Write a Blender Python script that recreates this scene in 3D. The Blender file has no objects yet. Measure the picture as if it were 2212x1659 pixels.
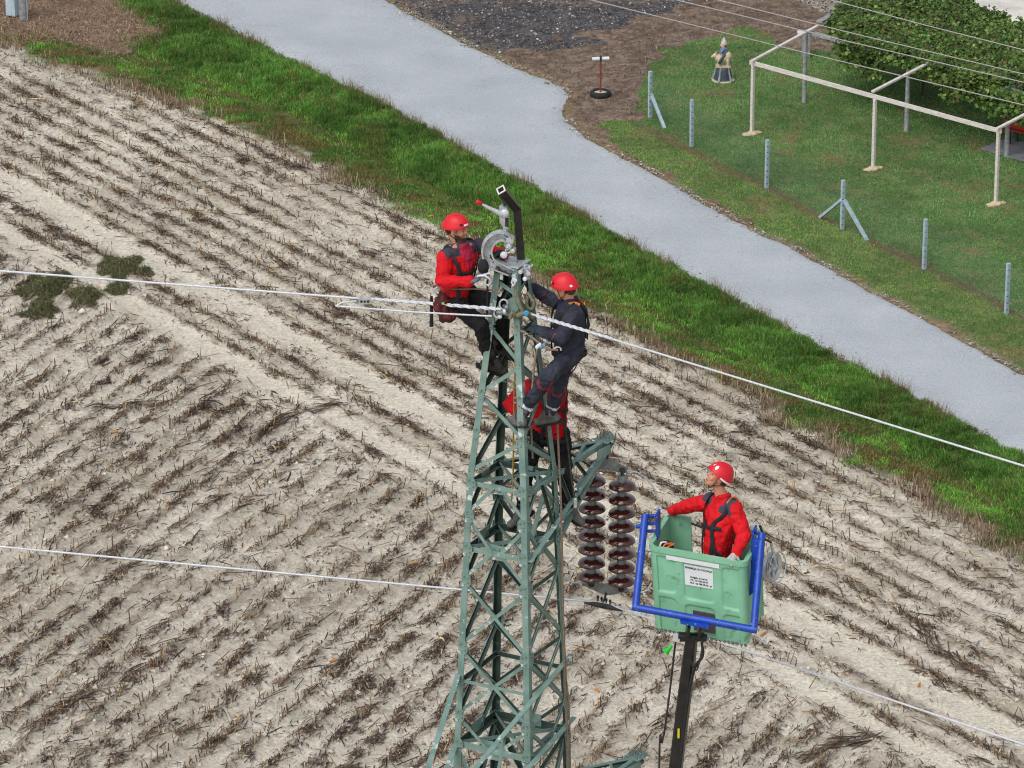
import bpy, bmesh, math, random
import numpy as np
from mathutils import Vector, Matrix, Quaternion

random.seed(7)
rng = np.random.default_rng(7)
scene = bpy.context.scene
col = bpy.context.collection

# ------------------------------------------------------------------ camera
F_PX, CX, CY = 10350.0, 1106.0, 829.5        # focal length and centre on a 2212 x 1659 sheet
CAM_H, PITCH = 43.0, math.radians(21.0)      # a drone with a long lens looking down
cam_d = bpy.data.cameras.new("camera")
cam = bpy.data.objects.new("camera", cam_d); col.objects.link(cam)
cam_d.sensor_width = 36.0
cam_d.lens = F_PX / 2212.0 * 36.0
cam_d.clip_start, cam_d.clip_end = 1.0, 9000.0
cam.location = (0, 0, CAM_H)
cam.rotation_euler = (math.pi / 2 - PITCH, 0, 0)
scene.camera = cam

# ------------------------------------------------------------------ sky, sun, exposure (overcast day)
SUN_EL, SUN_AZ = 52.0, 215.0                 # azimuth clockwise from +Y: behind and left of the camera
world = bpy.data.worlds.new("World"); scene.world = world; world.use_nodes = True
wn = world.node_tree; wn.nodes.clear()
sky = wn.nodes.new("ShaderNodeTexSky"); sky.sky_type = 'NISHITA'; sky.sun_disc = False
sky.sun_elevation = math.radians(SUN_EL); sky.sun_rotation = math.radians(SUN_AZ)
sky.air_density, sky.dust_density, sky.ozone_density = 1.0, 4.0, 1.0
hs = wn.nodes.new("ShaderNodeHueSaturation"); hs.inputs['Saturation'].default_value = 0.34
bgn = wn.nodes.new("ShaderNodeBackground"); bgn.inputs['Strength'].default_value = 0.15
wo = wn.nodes.new("ShaderNodeOutputWorld")
wn.links.new(sky.outputs[0], hs.inputs['Color']); wn.links.new(hs.outputs[0], bgn.inputs['Color'])
wn.links.new(bgn.outputs[0], wo.inputs['Surface'])
sun_d = bpy.data.lights.new("sun", 'SUN'); sun_d.energy = 1.0; sun_d.angle = math.radians(60)
sun_d.color = (1.0, 0.98, 0.955)
sun = bpy.data.objects.new("sun", sun_d); col.objects.link(sun)
_a, _e = math.radians(SUN_AZ), math.radians(SUN_EL)
_sd = Vector((math.sin(_a) * math.cos(_e), math.cos(_a) * math.cos(_e), math.sin(_e)))
sun.rotation_euler = _sd.to_track_quat('Z', 'Y').to_euler(); sun.location = _sd * 60
vs = scene.view_settings
vs.view_transform = 'Standard'; vs.look = 'None'; vs.exposure = 0.02; vs.gamma = 1.0; vs.use_curve_mapping = False
scene.cycles.filter_width = 1.1
scene.cycles.use_denoising = True

# ------------------------------------------------------------------ layout helpers
RT = Vector((1, 0, 0)); FW = Vector((0, math.cos(PITCH), -math.sin(PITCH))); UP = Vector((0, math.sin(PITCH), math.cos(PITCH)))
CAMP = Vector((0, 0, CAM_H))
def ray(x, y): return RT * ((x - CX) / F_PX) + UP * ((CY - y) / F_PX) + FW
def G(x, y, z=0.0):
    d = ray(x, y); return CAMP + d * ((z - CAM_H) / d.z)
def W(x, y, Y):
    d = ray(x, y); return CAMP + d * (Y / d.y)
def proj(p):
    q = Vector(p) - CAMP; d = q.dot(FW); return (CX + F_PX * q.dot(RT) / d, CY - F_PX * q.dot(UP) / d)

# ------------------------------------------------------------------ materials
def lin(c):
    c = [x / 255.0 for x in c]
    return tuple(x / 12.92 if x <= 0.04045 else ((x + 0.055) / 1.055) ** 2.4 for x in c) + (1.0,)
MATS = {}
def mat(name, c1, c2=None, scale=8.0, rough=0.6, metal=0.0, bump=0.0, bscale=40.0, detail=5.0, lo=0.35, hi=0.65, coat=0.0, spec=0.5, c3=None, s3=30.0, t3=(0.6, 0.68), stretch=None):
    m = bpy.data.materials.new(name); m.use_nodes = True
    nt = m.node_tree; b = nt.nodes['Principled BSDF']
    b.inputs['Roughness'].default_value = rough; b.inputs['Metallic'].default_value = metal
    b.inputs['Coat Weight'].default_value = coat; b.inputs['Coat Roughness'].default_value = 0.08
    b.inputs['Specular IOR Level'].default_value = spec
    tc = nt.nodes.new('ShaderNodeTexCoord'); vec = tc.outputs['Object']
    if stretch:
        mp = nt.nodes.new('ShaderNodeMapping'); mp.inputs['Scale'].default_value = stretch
        nt.links.new(vec, mp.inputs['Vector']); vec = mp.outputs[0]
    c1 = lin(c1)
    if c2 is None: b.inputs['Base Color'].default_value = c1
    else:
        n = nt.nodes.new('ShaderNodeTexNoise'); n.inputs['Scale'].default_value = scale; n.inputs['Detail'].default_value = detail
        nt.links.new(vec, n.inputs['Vector'])
        r = nt.nodes.new('ShaderNodeValToRGB'); r.color_ramp.elements[0].position = lo; r.color_ramp.elements[1].position = hi
        r.color_ramp.elements[0].color = c1; r.color_ramp.elements[1].color = lin(c2)
        nt.links.new(n.outputs[0], r.inputs[0]); out = r.outputs[0]
        if c3 is not None:
            n3 = nt.nodes.new('ShaderNodeTexNoise'); n3.inputs['Scale'].default_value = s3; n3.inputs['Detail'].default_value = 4
            nt.links.new(vec, n3.inputs['Vector'])
            r3 = nt.nodes.new('ShaderNodeValToRGB'); r3.color_ramp.elements[0].position = t3[0]; r3.color_ramp.elements[1].position = t3[1]
            nt.links.new(n3.outputs[0], r3.inputs[0])
            mx = nt.nodes.new('ShaderNodeMix'); mx.data_type = 'RGBA'
            nt.links.new(r3.outputs[0], mx.inputs['Factor']); nt.links.new(out, mx.inputs['A']); mx.inputs['B'].default_value = lin(c3)
            out = mx.outputs['Result']
        nt.links.new(out, b.inputs['Base Color'])
    if bump:
        n2 = nt.nodes.new('ShaderNodeTexNoise'); n2.inputs['Scale'].default_value = bscale; n2.inputs['Detail'].default_value = 4
        nt.links.new(vec, n2.inputs['Vector'])
        bm_ = nt.nodes.new('ShaderNodeBump'); bm_.inputs['Strength'].default_value = bump; bm_.inputs['Distance'].default_value = 0.02
        nt.links.new(n2.outputs[0], bm_.inputs['Height']); nt.links.new(bm_.outputs[0], b.inputs['Normal'])
    MATS[name] = m
    return m
def vcol_mat(name, rough=0.7, spec=0.3, trans=0.0, jitter=0.0):
    m = bpy.data.materials.new(name); m.use_nodes = True; nt = m.node_tree; b = nt.nodes['Principled BSDF']
    b.inputs['Roughness'].default_value = rough; b.inputs['Specular IOR Level'].default_value = spec
    a = nt.nodes.new('ShaderNodeAttribute'); a.attribute_name = 'col'
    nt.links.new(a.outputs['Color'], b.inputs['Base Color'])
    if trans:
        t = nt.nodes.new('ShaderNodeBsdfTranslucent'); nt.links.new(a.outputs['Color'], t.inputs['Color'])
        mx = nt.nodes.new('ShaderNodeMixShader'); mx.inputs[0].default_value = trans
        o = nt.nodes['Material Output']; nt.links.new(b.outputs[0], mx.inputs[1]); nt.links.new(t.outputs[0], mx.inputs[2]); nt.links.new(mx.outputs[0], o.inputs['Surface'])
    MATS[name] = m
    return m

# ------------------------------------------------------------------ mesh builder
WLOC = {}
def perp(d):
    d = Vector(d).normalized(); a = Vector((0, 0, 1)) if abs(d.z) < 0.9 else Vector((1, 0, 0))
    x = d.cross(a).normalized(); return x, d.cross(x).normalized()
class MB:
    def __init__(s): s.v = []; s.f = []; s.m = []
    def add(s, vs_, fs, mi=0):
        n = len(s.v); s.v.extend([tuple(x) for x in vs_]); s.f.extend([tuple(i + n for i in f) for f in fs])
        s.m.extend(mi if isinstance(mi, list) else [mi] * len(fs)); return s
    def box(s, c, sx, sy, sz, R=None, mi=0):
        c = Vector(c); R = R or Matrix.Identity(3)
        vv = [c + R @ Vector((a * sx / 2, b * sy / 2, d * sz / 2)) for d in (-1, 1) for b in (-1, 1) for a in (-1, 1)]
        return s.add(vv, [(0, 2, 3, 1), (4, 5, 7, 6), (0, 1, 5, 4), (2, 6, 7, 3), (0, 4, 6, 2), (1, 3, 7, 5)], mi)
    def beam(s, p, q, w, h, up=(0, 0, 1), mi=0):
        p, q = Vector(p), Vector(q); d = (q - p).normalized(); x = d.cross(Vector(up))
        x = x.normalized() if x.length > 1e-4 else perp(d)[0]
        z = x.cross(d).normalized(); vv = []
        for c in (p, q):
            for a, b in ((-1, -1), (1, -1), (1, 1), (-1, 1)): vv.append(c + x * a * w / 2 + z * b * h / 2)
        return s.add(vv, [(0, 1, 2, 3), (7, 6, 5, 4), (0, 4, 5, 1), (1, 5, 6, 2), (2, 6, 7, 3), (3, 7, 4, 0)], mi)
    def rings(s, rs, cap=True, mi=0):
        n = len(rs[0]); vv = [p for r in rs for p in r]; ff = []
        for i in range(len(rs) - 1):
            for j in range(n):
                k = (j + 1) % n; ff.append((i * n + j, i * n + k, (i + 1) * n + k, (i + 1) * n + j))
        if cap: ff.append(tuple(range(n - 1, -1, -1))); ff.append(tuple((len(rs) - 1) * n + j for j in range(n)))
        return s.add(vv, ff, mi)
    def tube(s, pts, r, n=8, cap=True, mi=0, flat=1.0, fdir=None):
        pts = [Vector(p) for p in pts]; m = len(pts)
        rr = r if isinstance(r, (list, tuple)) else [r] * m
        x = None; out = []
        for i, p in enumerate(pts):
            d = (pts[min(i + 1, m - 1)] - pts[max(i - 1, 0)])
            if d.length < 1e-7: d = Vector((0, 0, 1))
            d.normalize()
            if fdir is not None:
                y = Vector(fdir[i]) if isinstance(fdir, list) else Vector(fdir)
                x = d.cross(y); x = x.normalized() if x.length > 1e-5 else perp(d)[0]
            elif x is None: x = perp(d)[0]
            else:
                x = x - d * x.dot(d); x = x.normalized() if x.length > 1e-5 else perp(d)[0]
            y = d.cross(x)
            out.append([p + (x * math.cos(2 * math.pi * k / n) + y * flat * math.sin(2 * math.pi * k / n)) * rr[i] for k in range(n)])
        return s.rings(out, cap, mi)
    def ell(s, c, rx, ry, rz, R=None, n=14, m=9, mi=0):
        c = Vector(c); R = R or Matrix.Identity(3); rs = []
        for i in range(1, m):
            t = math.pi * i / m
            rs.append([c + R @ Vector((rx * math.sin(t) * math.cos(2 * math.pi * k / n), ry * math.sin(t) * math.sin(2 * math.pi * k / n), -rz * math.cos(t))) for k in range(n)])
        b = len(s.v); s.rings(rs, False, mi)
        top, bot = c + R @ Vector((0, 0, rz)), c + R @ Vector((0, 0, -rz))
        nb = len(s.v); s.v.append(tuple(bot)); s.v.append(tuple(top)); L = b + (m - 2) * n
        for k in range(n):
            k2 = (k + 1) % n; s.f.append((nb, b + k2, b + k)); s.f.append((nb + 1, L + k, L + k2)); s.m += [mi, mi]
        return s
    def capsule(s, p, q, r1, r2, n=12):
        p, q = Vector(p), Vector(q); s.tube([p, q], [r1, r2], n)
        s.ell(p, r1, r1, r1, n=n, m=8); s.ell(q, r2, r2, r2, n=n, m=8); return s
    def lathe(s, prof, c, ax=(0, 0, 1), n=24, mi=0, cap=True):
        c = Vector(c); ax = Vector(ax).normalized(); x, y = perp(ax); rs = []
        for r, z in prof: rs.append([c + ax * z + (x * math.cos(2 * math.pi * k / n) - y * math.sin(2 * math.pi * k / n)) * max(r, 1e-4) for k in range(n)])
        rs = [list(reversed(r_)) for r_ in rs]
        return s.rings(rs, cap, mi)
    def lbar(s, p, q, w, t, d1, d2):
        p, q = Vector(p), Vector(q); d = (q - p).normalized()
        a = Vector(d1); a = (a - d * a.dot(d)).normalized(); b = Vector(d2); b = b - d * b.dot(d); b = (b - a * b.dot(a)).normalized()
        sec = [(0, 0), (w, 0), (w, t), (t, t), (t, w), (0, w)]
        vv = [c + a * x + b * y for c in (p, q) for x, y in sec]
        ff = []; mi = []
        flip = a.cross(b).dot(d) > 0
        for i in range(6):
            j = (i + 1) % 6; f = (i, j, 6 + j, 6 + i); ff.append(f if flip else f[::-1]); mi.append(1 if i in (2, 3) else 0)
        e0, e1 = (5, 4, 3, 2, 1, 0), (6, 7, 8, 9, 10, 11)
        ff += [e0 if flip else e0[::-1], e1 if flip else e1[::-1]]; mi += [0, 0]
        return s.add(vv, ff, mi)
    def plate(s, pts, nrm, t, mi=0):
        pts = [Vector(p) for p in pts]; nn = Vector(nrm).normalized() * t; n = len(pts)
        vv = pts + [p + nn for p in pts]
        ff = [tuple(range(n - 1, -1, -1)), tuple(range(n, 2 * n))] + [(i, (i + 1) % n, n + (i + 1) % n, n + i) for i in range(n)]
        return s.add(vv, ff, mi)
    def build(s, name, mats, parent=None, smooth=None, origin=None):
        return link_mesh(name, s.v, s.f, mats, parent, s.m, smooth, origin)
def link_mesh(name, v, f, mats, parent=None, mi=None, smooth=None, origin=None):
    va = np.array(v, dtype=np.float64).reshape(-1, 3)
    if origin is None:
        o0 = (va.min(0) + va.max(0)) / 2
        if parent is None: o0[2] = va[:, 2].min()
        origin = Vector(o0)
    origin = Vector(origin)
    me = bpy.data.meshes.new(name); me.from_pydata((va - np.array(origin)).tolist(), [], f)
    if not isinstance(mats, (list, tuple)): mats = [mats]
    for m in mats: me.materials.append(MATS[m] if isinstance(m, str) else m)
    if mi is not None and len(mats) > 1: me.polygons.foreach_set('material_index', np.array(mi, dtype=np.int32))
    if smooth is not None:
        me.polygons.foreach_set('use_smooth', np.ones(len(me.polygons), dtype=bool))
        if smooth < 179: me.set_sharp_from_angle(angle=math.radians(smooth))
    me.update()
    return link_obj(name, me, parent, origin)
def link_obj(name, me, parent, origin):
    o = bpy.data.objects.new(name, me); col.objects.link(o)
    WLOC[o.name] = Vector(origin)
    if parent is not None: o.parent = parent; o.location = Vector(origin) - WLOC[parent.name]
    else: o.location = origin
    return o
def thing(name, label, cat, loc, group=None):
    o = bpy.data.objects.new(name, None); col.objects.link(o); o.location = loc; WLOC[o.name] = Vector(loc)
    o.empty_display_size = 0.1
    return tag(o, label, cat, group)
def tag(o, label, cat, group=None):
    o['label'] = label; o['category'] = cat
    if group: o['group'] = group
    return o
def struct(o): o['kind'] = 'structure'; return o
def stuff(o, label=None, cat=None):
    o['kind'] = 'stuff'
    if label: o['label'] = label
    if cat: o['category'] = cat
    return o
def big_mesh(name, verts, tris_or_quads, nper, colors, matname, parent=None):
    """numpy mesh: verts (N,3), faces (M,nper), colors (N,3) linear"""
    me = bpy.data.meshes.new(name); nv = len(verts); nf = len(tris_or_quads)
    me.vertices.add(nv); me.vertices.foreach_set('co', verts.astype(np.float32).ravel())
    me.loops.add(nf * nper); me.loops.foreach_set('vertex_index', tris_or_quads.astype(np.int32).ravel())
    me.polygons.add(nf); me.polygons.foreach_set('loop_start', np.arange(0, nf * nper, nper, dtype=np.int32))
    if colors is not None:
        at = me.attributes.new('col', 'FLOAT_COLOR', 'POINT')
        c4 = np.ones((nv, 4), dtype=np.float32); c4[:, :3] = colors; at.data.foreach_set('color', c4.ravel())
    me.materials.append(MATS[matname]); me.update(); me.validate()
    return link_obj(name, me, parent, (0, 0, 0))
# value noise on arrays
_perm = rng.random((256, 256))
def vnoise(x, y, s, seed=0):
    x = np.asarray(x) / s + seed * 17.3; y = np.asarray(y) / s + seed * 9.7
    xi = np.floor(x).astype(int); yi = np.floor(y).astype(int); fx = x - xi; fy = y - yi
    fx = fx * fx * (3 - 2 * fx); fy = fy * fy * (3 - 2 * fy)
    g = lambda a, b: _perm[a % 256, b % 256]
    return (g(xi, yi) * (1 - fx) + g(xi + 1, yi) * fx) * (1 - fy) + (g(xi, yi + 1) * (1 - fx) + g(xi + 1, yi + 1) * fx) * fy
def fbm(x, y, s, seed=0):
    return (vnoise(x, y, s, seed) * 0.55 + vnoise(x, y, s / 2.1, seed + 1) * 0.3 + vnoise(x, y, s / 4.3, seed + 2) * 0.15)
def sst(a, b, x): t = np.clip((x - a) / (b - a), 0, 1); return t * t * (3 - 2 * t)

# ================================================================== GROUND
UO = np.array([-10.93, 145.93]); UD = np.array([0.5107, -0.8598]); UN = np.array([0.8598, 0.5107])   # u along the road, v across it
def to_uv(x, y): return (x - UO[0]) * UD[0] + (y - UO[1]) * UD[1], (x - UO[0]) * UN[0] + (y - UO[1]) * UN[1]
def to_xy(u, v): return UO[0] + u * UD[0] + v * UN[0], UO[1] + u * UD[1] + v * UN[1]
E1U = [-40, -10, 1.7, 4.7, 9.5, 12.5, 15.2, 18.3, 22.6, 29, 35.7, 39, 40.5, 41.5, 43.3, 44.8, 47.6, 50.3, 90]
E1V = [-8.5, -7.6, -6.6, -5.94, -4.73, -4.19, -3.86, -3.76, -3.52, -3.45, -3.45, -3.13, -3.66, -3.1, -3.56, -3.15, -3.57, -3.5, -3.5]
E2U = [-40, 0, 5.3, 10.9, 14, 18.6, 24.8, 30, 36.8, 45.5, 90]; E2V = [-0.1, 0, .07, .29, .41, .32, .2, .11, .05, .0, -0.1]
E3U = [-40, 3.5, 9.9, 12.9, 13.4, 14.4, 15.2, 15.9, 16.4, 17.35, 19.1, 21.6, 24.3, 28, 29.8, 34.4, 40.9, 90]
E3V = [5.9, 5.88, 5.68, 5.74, 5.92, 5.95, 5.72, 5.1, 4.72, 4.31, 3.95, 3.92, 3.82, 3.63, 3.76, 3.61, 3.4, 3.3]
Z_ROAD = 0.10
def e1(u): return np.interp(u, E1U, E1V) + (vnoise(u, u * 0, 0.7, 3) - .5) * 0.35
def e2(u): return np.interp(u, E2U, E2V) + (vnoise(u, u * 0, 0.9, 5) - .5) * 0.16 + (vnoise(u, u * 0, 0.25, 6) - .5) * 0.09
def e3(u): return np.interp(u, E3U, E3V) + (vnoise(u, u * 0, 0.8, 8) - .5) * 0.16 + (vnoise(u, u * 0, 0.22, 9) - .5) * 0.09
def rowc(u, v): return v - 0.058 * (u - 30)
HEAD_V = -13.9                                            # where the headland rows give way to the cross rows
XR_A = math.radians(67); XRX, XRY = math.cos(XR_A), math.sin(XR_A)       # cross rows run this way in plan
def xrow(u, v):
    x, y = to_xy(u, v); return x * XRY - y * XRX
def zone(u, v): return rowc(u, v) + (vnoise(u, v, 2.0, 11) - .5) * 1.0 > HEAD_V
TRK = (-11.0, -13.15)
def track(u, v):
    r = rowc(u, v); t = np.zeros_like(r)
    for c, w in ((-11.0, .36), (-13.15, .33), (-7.3, .16), (-5.2, .13)):
        t = np.maximum(t, (1 - sst(w, w + .14, np.abs(r - c + (vnoise(u, v, 3, 12) - .5) * .25))) * (1.0 if c < -9 else .6))
    return t * sst(0.12, 0.35, vnoise(u, v, 4, 13))
def height(x, y):
    u, v = to_uv(x, y); a, b, c = e1(u), e2(u), e3(u)
    hz = zone(u, v); r = np.where(hz, rowc(u, v), xrow(u, v))
    ridge = 0.045 * np.cos(2 * np.pi * r / 0.75) + 0.016 * np.cos(2 * np.pi * r / 0.25 + 3 * vnoise(x, y, 1.5, 26)) + 0.10 * (fbm(x, y, 0.5, 21) - .5) + 0.05 * (vnoise(x, y, 0.16, 24) - .5)
    tk = track(u, v); ridge = ridge * (1 - .75 * tk) - .03 * tk
    s = np.clip((v - a) / np.maximum(b - a, .5), 0, 1)
    ditch = -0.16 * np.exp(-((s - .42) / .13) ** 2) + Z_ROAD * sst(.5, .98, s) + 0.10 * (fbm(x, y, .6, 22) - .5)
    yard = Z_ROAD - 0.02 + 0.05 * (fbm(x, y, .9, 23) - .5) - .02
    w1 = sst(-.15, .15, v - a); w2 = sst(-.05, .05, v - c)
    z = ridge * (1 - w1) + ditch * w1
    z = np.where(v > b, Z_ROAD - 0.05, z)
    z = z * (1 - w2) + yard * w2
    return z
def zat(x, y): return float(height(np.array([x]), np.array([y]))[0])

def poly_mask(px, py, poly):
    ins = np.zeros(px.shape, bool); n = len(poly)
    for i in range(n):
        x1, y1 = poly[i]; x2, y2 = poly[(i + 1) % n]
        c = ((y1 > py) != (y2 > py)) & (px < (x2 - x1) * (py - y1) / (y2 - y1 + 1e-12) + x1); ins ^= c
    return ins
LAWN = [tuple(G(*q)[:2]) for q in ((1282, 262), (1330, 262), (1375, 262), (1383, 205), (1392, 160), (1424, 107), (1474, 97), (1574, 67), (1650, 72), (1690, 98), (1740, 112), (1860, 128), (1990, 150), (2330, 225), (2700, 250), (2800, 1100), (2212, 806), (1474, 408), (1370, 350))]
PAVE = [tuple(G(*q)[:2]) for q in ((1840, 78), (1862, 128), (1990, 148), (2330, 225), (2700, 250), (2600, -60), (1950, -60), (1900, 20))]
def lawn_mask(x, y):
    jx = (fbm(x, y, .8, 31) - .5) * 1.1; jy = (fbm(x, y, .8, 37) - .5) * 1.6
    return poly_mask(x + jx, y + jy, LAWN)
def dirtline(u, v): return np.exp(-((v - 5.92 + (vnoise(u, v, 1.5, 41) - .5) * .4) / (.07 + .15 * vnoise(u, v, .9, 42))) ** 2) * (u > 17)
L3 = lambda c: np.array(lin(c)[:3])
def mixc(a, b, t): return a * (1 - t[..., None]) + b * t[..., None]

xs = np.arange(-26, 26.01, 0.1); ys = np.arange(76, 160.01, 0.1)
GX, GY = np.meshgrid(xs, ys); GU, GV = to_uv(GX, GY); GZ = height(GX, GY)
A1, A2, A3 = e1(GU), e2(GU), e3(GU)
edge = np.minimum(np.minimum(GX + 26, 26 - GX), np.minimum(GY - 76, 160 - GY)); GZ = GZ - 0.5 * (1 - sst(0, 1.2, edge))
# --- ground colours (soil, dry dirt, gravel, turf)
n1 = fbm(GX, GY, 2.2, 51); n2 = fbm(GX, GY, .35, 52); n3 = vnoise(GX, GY, .13, 53)
soil = mixc(L3((180, 172, 156))[None, None], L3((217, 210, 195))[None, None], sst(.3, .7, .45 * n1 + .35 * n2 + .2 * n3))
soil = mixc(soil, L3((224, 217, 200)), track(GU, GV) * .75)
rr = np.where(zone(GU, GV), rowc(GU, GV), xrow(GU, GV)); inrow = sst(.45, .95, .5 + .5 * np.cos(2 * np.pi * rr / .75)) * sst(.3, .6, fbm(GX, GY, .5, 54))
soil = mixc(soil, L3((128, 112, 94)), inrow * .55 * (1 - track(GU, GV)))
turf = mixc(L3((62, 74, 34))[None, None], L3((92, 92, 52))[None, None], sst(.35, .65, n2))
brown = mixc(L3((106, 92, 82))[None, None], L3((144, 128, 114))[None, None], sst(.3, .7, n2 * .6 + n3 * .4))
grav = mixc(L3((64, 64, 68))[None, None], L3((104, 102, 102))[None, None], sst(.25, .75, n3 * .6 + n2 * .4))
paleg = mixc(L3((150, 138, 124))[None, None], L3((182, 172, 158))[None, None], n3)
S = np.clip((GV - A1) / np.maximum(A2 - A1, .5), 0, 1)
verge_c = mixc(turf, L3((112, 92, 66)), sst(.45, .6, fbm(GX, GY, .7, 55)) * (1 - sst(.15, .35, S)))
edgeD = np.clip(1 - (A2 - GV) / .35, 0, 1); verge_c = mixc(verge_c, L3((120, 106, 84)), sst(.2, .8, edgeD) * .7)
# headland corner by the pole: trampled straw
def strawf(x, y, u, v, j=0.0):
    uu = u + 3.2 * (fbm(x, y, 1.4, 56) - .5) + j; return (v < e2(u) - 1.5 - .10 * np.clip(uu, -5, 9) + j * .4) & (uu < 1.2 + 1.25 * np.clip((v + 6.4) / 1.5, 0, 2.0))
straw = strawf(GX, GY, GU, GV) & (GV > A1)
verge_c = np.where(straw[..., None], mixc(L3((132, 112, 98))[None, None], L3((166, 146, 128))[None, None], n3), verge_c)
lm = lawn_mask(GX, GY)
# gravel patch against brown dead weeds, right of the road
gvec = fbm(GX, GY, 1.2, 58)
isgrav = (GV > A3) & (GU + (gvec - .5) * 4 < 10.7 - .2 * (GV - 6)) & (GV < 19.5)
yard_c = np.where(isgrav[..., None], mixc(grav, brown, sst(.5, .75, gvec) * .7), brown)
yard_c = mixc(yard_c, L3((164, 142, 104)), np.clip(1 - (GV - A3) / .5, 0, 1) * .6)
yard_c = np.where(((GV > 17) & (GU < 14.5) & (GU > 7) & (gvec > .42))[..., None], paleg, yard_c)
lawn_c = mixc(mixc(L3((92, 116, 70))[None, None], L3((120, 126, 86))[None, None], sst(.35, .7, n2)), L3((112, 92, 72)), dirtline(GU, GV) * .9)
lawn_c = mixc(lawn_c, L3((126, 112, 80)), sst(.66, .8, fbm(GX, GY, 1.1, 59)) * .75)
lawn_c = mixc(lawn_c, L3((150, 140, 122)), np.clip(1 - (GV - A3) / .4, 0, 1) * .9 * (GV > A3))
yard_c = np.where(lm[..., None], lawn_c, yard_c)
pm = poly_mask(GX, GY, PAVE)
wE = sst(-.35, .45, GV - A1 + (fbm(GX, GY, .45, 60) - .5) * 1.1)
verge_c = mixc(soil, mixc(verge_c, L3((124, 106, 84)), sst(.5, .15, S) * .5 * (n2 > .5)), wE)
GC = np.where((GV < A3)[..., None], verge_c, yard_c)
# --- ground material: vertex colour with fine grain and relief
def ground_mat(name, grain=14.0, amt=0.5, bump=0.6, bdist=0.03):
    m = bpy.data.materials.new(name); m.use_nodes = True; nt = m.node_tree; b = nt.nodes['Principled BSDF']
    b.inputs['Roughness'].default_value = .95; b.inputs['Specular IOR Level'].default_value = .15
    a = nt.nodes.new('ShaderNodeAttribute'); a.attribute_name = 'col'
    tc = nt.nodes.new('ShaderNodeTexCoord')
    n = nt.nodes.new('ShaderNodeTexNoise'); n.inputs['Scale'].default_value = grain; n.inputs['Detail'].default_value = 6; n.inputs['Roughness'].default_value = .7
    nt.links.new(tc.outputs['Object'], n.inputs['Vector'])
    mr = nt.nodes.new('ShaderNodeMapRange'); mr.inputs['From Min'].default_value = .3; mr.inputs['From Max'].default_value = .7
    mr.inputs['To Min'].default_value = 1 - amt; mr.inputs['To Max'].default_value = 1 + amt * .55
    nt.links.new(n.outputs[0], mr.inputs[0])
    mx = nt.nodes.new('ShaderNodeVectorMath'); mx.operation = 'SCALE'
    nt.links.new(a.outputs['Color'], mx.inputs[0]); nt.links.new(mr.outputs[0], mx.inputs['Scale']); nt.links.new(mx.outputs[0], b.inputs['Base Color'])
    bp = nt.nodes.new('ShaderNodeBump'); bp.inputs['Strength'].default_value = bump; bp.inputs['Distance'].default_value = bdist
    nt.links.new(n.outputs[0], bp.inputs['Height']); nt.links.new(bp.outputs[0], b.inputs['Normal'])
    MATS[name] = m
ground_mat('field_soil', 12, .40, .9, .05); ground_mat('verge_soil', 9, .5, .6); ground_mat('yard_soil', 10, .55, .8, .04)
NXg, NYg = len(xs), len(ys)
idx = np.arange(NXg * NYg).reshape(NYg, NXg)
quads = np.stack([idx[:-1, :-1], idx[:-1, 1:], idx[1:, 1:], idx[1:, :-1]], -1).reshape(-1, 4)
cu, cv = to_uv((GX[:-1, :-1] + .05).ravel(), (GY[:-1, :-1] + .05).ravel())
c1_, c2_, c3_ = e1(cu), e2(cu), e3(cu)
allv = np.stack([GX.ravel(), GY.ravel(), GZ.ravel()], -1); allc = GC.reshape(-1, 3)
def sub_ground(name, mask, mname):
    q = quads[mask]; used, inv = np.unique(q, return_inverse=True)
    o = big_mesh(name, allv[used], inv.reshape(-1, 4), 4, allc[used], mname)
    o.data.polygons.foreach_set('use_smooth', np.ones(len(o.data.polygons), bool)); return struct(o)
lawnface = lm[:-1, :-1].ravel()
sub_ground('field', cv < c1_, 'field_soil')
sub_ground('grass_verge', (cv >= c1_) & (cv < c2_ + .3), 'verge_soil')
sub_ground('lawn', (cv >= c3_ - .3) & lawnface, 'yard_soil')
sub_ground('gravel_yard', (cv >= c3_ - .3) & ~lawnface, 'yard_soil')
# far country under and around it
mat('far_ground', (176, 166, 146), (156, 144, 124), scale=.4, rough=.95, spec=.1)
m_ = MB(); m_.add([(-4000, -4000, -.6), (4000, -4000, -.6), (4000, 6000, -.6), (-4000, 6000, -.6)], [(0, 1, 2, 3)])
struct(m_.build('ground', 'far_ground'))
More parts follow.
